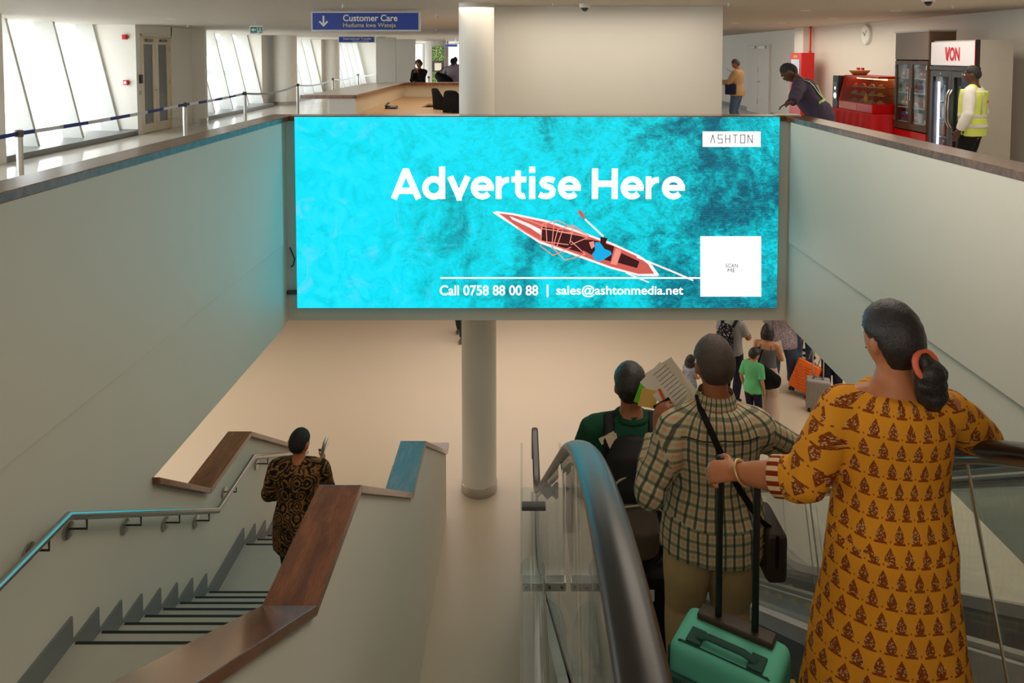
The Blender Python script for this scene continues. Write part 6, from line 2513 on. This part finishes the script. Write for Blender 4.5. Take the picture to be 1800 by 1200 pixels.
# dark trousers person under the slab edge
l_ = on_floor(1430, 628)
w3 = Person('person in dark navy trousers, cut off above by the slab edge', l_, .6, 1.72, sk=SK_B, vox=.014, footR=(.12, .16, .075))
w3.shirt(F_NAVY, hem=.84, sleeve=1.9)
w3.trousers(F_NAVY)
w3.shoes(F_BLACK)
w3.hair('short', HAIR)
# person sitting low / standing behind the suitcases in dark skirt and mustard top
l_ = on_floor(1462, 690)
w4 = Person('person in mustard top and dark trousers behind the grey suitcase, mostly hidden by the wall', l_, -.4, 1.60, sk=SK_B, vox=.014, armL=((-.24, .2, .90), (-.5, -1, 0)))
w4.shirt(F_MUSTARD, hem=.84, sleeve=.8)
w4.trousers(F_NAVY, loose=.03)
w4.shoes(F_BLACK)
w4.hair('short', HAIR)
# walker whose lower leg shows under the screen
l_ = on_floor(812, 592)
w5 = Person('walking person in dark green trousers and dark shoes beyond the column', l_, 2.9, 1.72, sk=SK_D, vox=.014, footL=(-.10, .26, .075), footR=(.12, -.22, .10))
w5.shirt(F_GREEN, hem=.84, sleeve=1.9)
w5.trousers(fabric('dark_olive_cloth', (44, 54, 46)))
w5.shoes(plain('brown_shoe_leather', (86, 72, 68), .4))
w5.hair('crop', HAIRC, .01)

# ------------------------------------------------------------------ luggage on the lower floor
def wheeled_case(label, loc, rz, tilt, w, d, h, mat, dark, waves=False, handle=.45, roll=0.0):
    c = thing('suitcase', label, 'suitcase', tuple(loc))
    c.rotation_euler = ((Matrix.Rotation(roll, 3, 'Y') @ Matrix.Rotation(rz, 3, 'Z') @ Matrix.Rotation(tilt, 3, 'X')).to_euler())
    k = dict(world_co=False)
    part('shell', MB().box(-w / 2, -d / 2, .07, w / 2, 0.0, h), mat, c, .04, 4, 'auto', **k)
    part('back_shell', MB().box(-w / 2, 0.004, .07, w / 2, d / 2, h), dark, c, .04, 4, 'auto', **k)
    part('zip_band', MB().box(-w / 2 - .002, -.012, .12, w / 2 + .002, .012, h - .05), BLACK, c, .004, **k)
    n_ = 9
    for i in range(n_):
        z = .14 + (h - .24) * i / (n_ - 1)
        if waves:
            pts = [(-w * .42 + w * .84 * j / 8, -d / 2 - .002, z + .012 * math.sin(j * 1.3 + i * .8)) for j in range(9)]
            part('ridge', MB().tube(pts, .007, 6), mat, c, smooth=True, **k)
    if not waves:
        for i in range(5):
            x = -w * .36 + w * .72 * i / 4
            part('ridge', MB().tube([(x, -d / 2 - .001, .13), (x, -d / 2 - .001, h - .07)], .006, 6), mat, c, **k)
    t = part('telescopic_handle', MB().tube([(-w * .22, d * .3, h - .02), (-w * .22, d * .3, h + handle), (w * .22, d * .3, h + handle), (w * .22, d * .3, h - .02)], .011, 8), STEEL, c, **k)
    part('grip', MB().tube([(-w * .2, d * .3, h + handle), (w * .2, d * .3, h + handle)], .017, 8), BLACK, t, smooth=True, **k)
    part('carry_handle', MB().tube([(-.08, 0, h - .005), (-.06, 0, h + .025), (.06, 0, h + .025), (.08, 0, h - .005)], .01, 8), BLACK, c, smooth=True, **k)
    for dx in (-1, 1):
        for dy in (-1, 1):
            f = part('wheel_fork', MB().box(dx * w * .36 - .018, dy * d * .3 - .018, .035, dx * w * .36 + .018, dy * d * .3 + .018, .09), BLACK, c, .004, **k)
            part('wheel', MB().cyl((dx * w * .36 - .02, dy * d * .3, .03), (dx * w * .36 + .02, dy * d * .3, .03), .03, 12), BLACK, f, **k)
    return c
ORG = plain('orange_polycarbonate', (240, 110, 20), .35)
GRC = plain('grey_ribbed_shell', (150, 142, 134), .5, bump=.2, bscale=90)
p = atZ(1408, 700, FL)
wheeled_case('orange ridged suitcase tilted on its wheels on the lower floor', (p.x, p.y + .1, FL + .02), -.75, -.20, .40, .25, .58, ORG, F_BLACK, True, roll=.30)
p = atZ(1437, 722, FL)
wheeled_case('grey ribbed cabin suitcase with silver handle standing on the lower floor', (p.x, p.y, FL), -.35, 0, .37, .24, .54, GRC, GRC, False, .50)
p = atZ(1486, 697, FL)
bg_ = thing('strapped_bag', 'low black bag with tangled straps on the floor beside the grey suitcase', 'bag', tuple(p))
part('bag_body', MB().box(p.x - .28, p.y - .15, FL, p.x + .40, p.y + .2, FL + .10), F_BLACK, bg_, .04, 3, 'auto')
for i in range(6):
    a = p.x - .26 + i * .12
    part('strap', MB().tube([(a, p.y - .16, FL + .05), (a + .05, p.y - .1, FL + .13 + .03 * (i % 2)), (a + .16, p.y + .05, FL + .14), (a + .2, p.y + .18, FL + .08)], .012, 6), BLACK, bg_, smooth=True)

# ------------------------------------------------------------------ people on the upper floor
p = atY(1296, 150, 18.0)
tn = Person('man in tan jacket reading his phone in front of the white doors', (p.x, 18.0, 0), .95, 1.74, fat=1.05, sk=SK_B, head=(.1, .35, 0),
            armL=((-.10, .36, 1.14), (-.6, -.6, -.8)), armR=((.12, .36, 1.14), (.7, -.6, -.8)), vox=.012, hands={1: dict(curl=.9, n=(.6, 0, .8)), -1: dict(curl=.9, n=(-.6, 0, .8))})
tsh = tn.shirt(F_TAN, hem=.82, sleeve=1.93, loose=.028, flare=.012)
tn.trousers(F_JEANS)
tn.shoes(F_BLACK)
tn.hair('short', HAIRG)
tn.eyes()
q = tn.w((.02, .46, 1.17))
t = thing('mobile_phone', 'pale phone held by the man in the tan jacket', 'phone', tuple(q), rz=.95)
part('case', MB().obox((0, 0, 0), (.035, 0, 0), (0, .05, .05), (0, -.003, .003)), LETTER, t, .002, world_co=False)
part('screen', MB().obox((0, -.004, .0045), (.031, 0, 0), (0, .045, .045), (0, -.0012, .0012)), BLACK, t, world_co=False)
q = tn.w((-.22, .08, .98))
t = thing('shoulder_bag', 'dark shoulder bag hanging at the tan-jacketed man side', 'bag', tuple(q), rz=.95)
part('pouch', MB().box(-.05, -.13, -.13, .05, .13, .13), F_NAVY, t, .03, 3, 'auto', world_co=False)
pts = [tn.w((-.22, .04, 1.06)), tn.w((-.14, -.13, 1.15)), tn.w(tn.hit(tsh, -.04, 1.26, -1, .008)), tn.w(tn.hit(tsh, .06, 1.38, -1, .008)), tn.w((.085, -.0, 1.455))]
part('strap', strap_mb(pts, .014, .003), F_NAVY, t, smooth=True)

# man in plum overall with reflective braces, writing on the parapet
hv_loc = (4.00, 9.86, 0)
hv_rz = 1.05
HVH = 1.86
wl2 = local(hv_loc, hv_rz, HVH, (3.30, 9.12, 1.165))
wr2 = local(hv_loc, hv_rz, HVH, (3.36, 9.36, 1.165))
hv = Person('man in plum overall with lime reflective straps bending over the parapet to write', hv_loc, hv_rz, HVH, fat=1.12, sk=SK_D, lean=.56, headk=1.1, head=(.15, .75, 0),
            armL=(wl2, (-.6, -.4, .3)), armR=(wr2, (.7, -.4, .3)), vox=.010, shoulders=1.06, footL=(-.14, -.12, .075), footR=(.12, .04, .075),
            hands={1: dict(n=(0, 0, -1), curl=.4, d=(0, .9, -.3)), -1: dict(n=(0, .3, -1), curl=.9, d=(-.1, .9, -.4))})
hsh = hv.shirt(F_PURPLE, hem=.80, sleeve=1.95, loose=.028, fold=.007)
hv.trousers(F_PURPLE)
hv.shoes(F_BLACK)
hv.hair('crop', HAIRC, .003)
hv.eyes()
bv_ = BVHTree.FromPolygons([v.co for v in hsh.data.vertices], [tuple(p.vertices) for p in hsh.data.polygons])
def hv_surf(x, z):
    """point on the back of the overall above unbent body coordinates x, z"""
    o = hv.up((x, 0, z)) * hv.s
    n_ = (hv.R @ V((0, -1, .12))).normalized()
    h_ = bv_.ray_cast(o + n_ * .5, -n_)
    return (h_[0] + n_ * .006) / hv.s if h_[0] else o / hv.s + n_ * .13
for nm, path in (('brace', [(-.13, 1.40), (-.125, 1.34), (-.10, 1.26), (-.06, 1.17), (.0, 1.08)]), ('brace', [(.13, 1.40), (.125, 1.34), (.10, 1.26), (.06, 1.17), (.0, 1.08)]), ('waist_band', [(-.16, 1.06), (-.09, 1.06), (.0, 1.06), (.09, 1.06), (.16, 1.06)])):
    hv.raw('reflective_' + nm, strap_mb([hv_surf(x, z) for x, z in path], .026, .004, side=(1, 0, 0) if nm == 'brace' else (0, 0, 1)), REFLECTG)
q = (3.16, 9.06, WT + .062)
t = thing('notepad', 'white notepad on the parapet cap under the writing man hand', 'notepad', (3.30, 9.0, WT + .061))
part('pages', MB().box(3.06, 8.80, WT + .0615, 3.34, 8.98, WT + .070), PAPER, t, .001)
part('cover', MB().box(3.055, 8.795, WT + .0605, 3.345, 8.985, WT + .0618), GREYP, t)

# man in lime vest and white shirt at the fridge
vl = atY(1708, 250, 9.55)
ve = Person('man in lime safety vest and white shirt standing at the drinks fridge', (vl.x, 9.55, 0), .75, 1.70, fat=1.06, sk=SK_D, head=(.15, .05, 0),
            armL=((-.25, .08, .86), (-.6, -1, 0)), armR=((.25, .05, .86), (.6, -1, 0)), vox=.010)
vs_ = ve.shirt(F_SHIRTW, hem=.84, sleeve=1.93, loose=.022, fold=.006)
ve.trousers(F_BLACK)
ve.shoes(F_BLACK)
ve.hair('crop', HAIRC, .009)
ve.eyes()
vm = MB()
pts, rad = [], []
for z, a, b, y in ve.torso:
    if .76 < z < 1.42:
        pts.append(ve.up((0, y, z)))
        hw_v = max(a, .165 * 1.06) if z < 1.2 else a
        rad.append((hw_v + .030, max(b, .12) + .034))
vm.tube(pts, rad, 32, cap='flat')
c = ve.up((0, -.01, 1.40))
for k in (1, -1):
    vm.tube([c.lerp(ve.sh[k], .35), c.lerp(ve.sh[k], .8)], [(.074, .082), (.074, .076)], 16, side=(0, 1, 0))
vest = ve._emit('safety_vest', vm, F_VEST, .010, 3, None, .004)
bvv = BVHTree.FromPolygons([v.co for v in vest.data.vertices], [tuple(p.vertices) for p in vest.data.polygons])
for z in (.93, 1.06):
    ring = []
    for i in range(33):
        a = 2 * pi * i / 32
        d_ = V((math.cos(a), math.sin(a), 0))
        h_ = bvv.ray_cast(V((0, 0, z)) * ve.s + d_ * .6, -d_)
        ring.append((h_[0] / ve.s + d_ * .003) if h_[0] else V((0, 0, z)) + d_ * .19)
    ve.raw('reflective_band', strap_mb(ring, .024, .003, side=(0, 0, 1)), REFLECT)
for k in (-1, 1):
    pts = []
    for z in (1.08, 1.20, 1.30, 1.37):
        h_ = bvv.ray_cast(V((k * .10, -.6, z)) * ve.s, V((0, 1, 0)))
        if h_[0]:
            pts.append(h_[0] / ve.s + V((0, -.003, 0)))
    if len(pts) > 1:
        ve.raw('reflective_brace', strap_mb(pts, .022, .003), REFLECT)
h_ = bvv.ray_cast(V((.05, -.6, 1.24)) * ve.s, V((0, 1, 0)))
if h_[0]:
    ve.raw('back_badge', MB().obox(h_[0] / ve.s + V((0, -.004, 0)), (.03, 0, 0), (0, .002, 0), (0, 0, .018)), plain('orange_badge', (220, 90, 40), .5), smooth=False)

# woman in black behind the counter and the pair beyond
p = atY(739, 130, 20.6)
bw_ = Person('woman in black with short hair resting her chin on her hands behind the counter', (p.x, 20.6, 0), pi - .35, 1.70, sk=SK_B, head=(0, .15, 0), lean=.12,
             armL=((-.05, .24, 1.36), (-.3, .1, -1)), armR=((.05, .24, 1.36), (.3, .1, -1)), vox=.013)
bw_.shirt(F_BLACK, hem=.84, sleeve=1.95, loose=.02)
bw_.trousers(F_BLACK)
bw_.shoes(F_BLACK)
bw_.hair('full', hair_mat('dark_brown_hair', (58, 44, 34)), .024)
bw_.eyes()
p = atY(793, 130, 24.5)
la = Person('man in lilac shirt leaning over at the far end of the hall', (p.x, 24.5, 0), -.2, 1.74, fat=1.1, sk=SK_D, lean=.3, vox=.014)
la.shirt(F_LILAC, hem=.86, sleeve=1.9, loose=.02)
la.trousers(F_BLACK)
la.shoes(F_BLACK)
la.hair('crop', HAIRC, .008)
p = atY(801, 130, 25.6)
lb = Person('second man in lilac shirt just beyond the leaning one', (p.x, 25.6, 0), .3, 1.76, fat=1.0, sk=SK_D, lean=.1, vox=.014)
lb.shirt(F_LILAC, hem=.86, sleeve=1.9, loose=.02)
lb.trousers(F_BLACK)
lb.shoes(F_BLACK)
lb.hair('crop', HAIRC, .008)
q = la.w((-.14, -.24, .98))
t = thing('holdall', 'large shiny black holdall slung on the back of the leaning man in lilac', 'bag', tuple(q))
me = remesh(MB().tube([(-.24, 0, .16), (-.08, -.03, .04), (.12, -.03, -.10), (.26, 0, -.26)], [(.12, .09), (.19, .13), (.20, .13), (.12, .09)], 18, side=(0, 0, 1)), .016, 3)
folds(me, .012, 7, 2)
link('bag_body', me, F_PACK, t)
part('strap', strap_mb([(-.2, .0, .26), (-.05, .10, .40), (.08, .20, .44)], .016, .004), F_PACK, t, world_co=False)
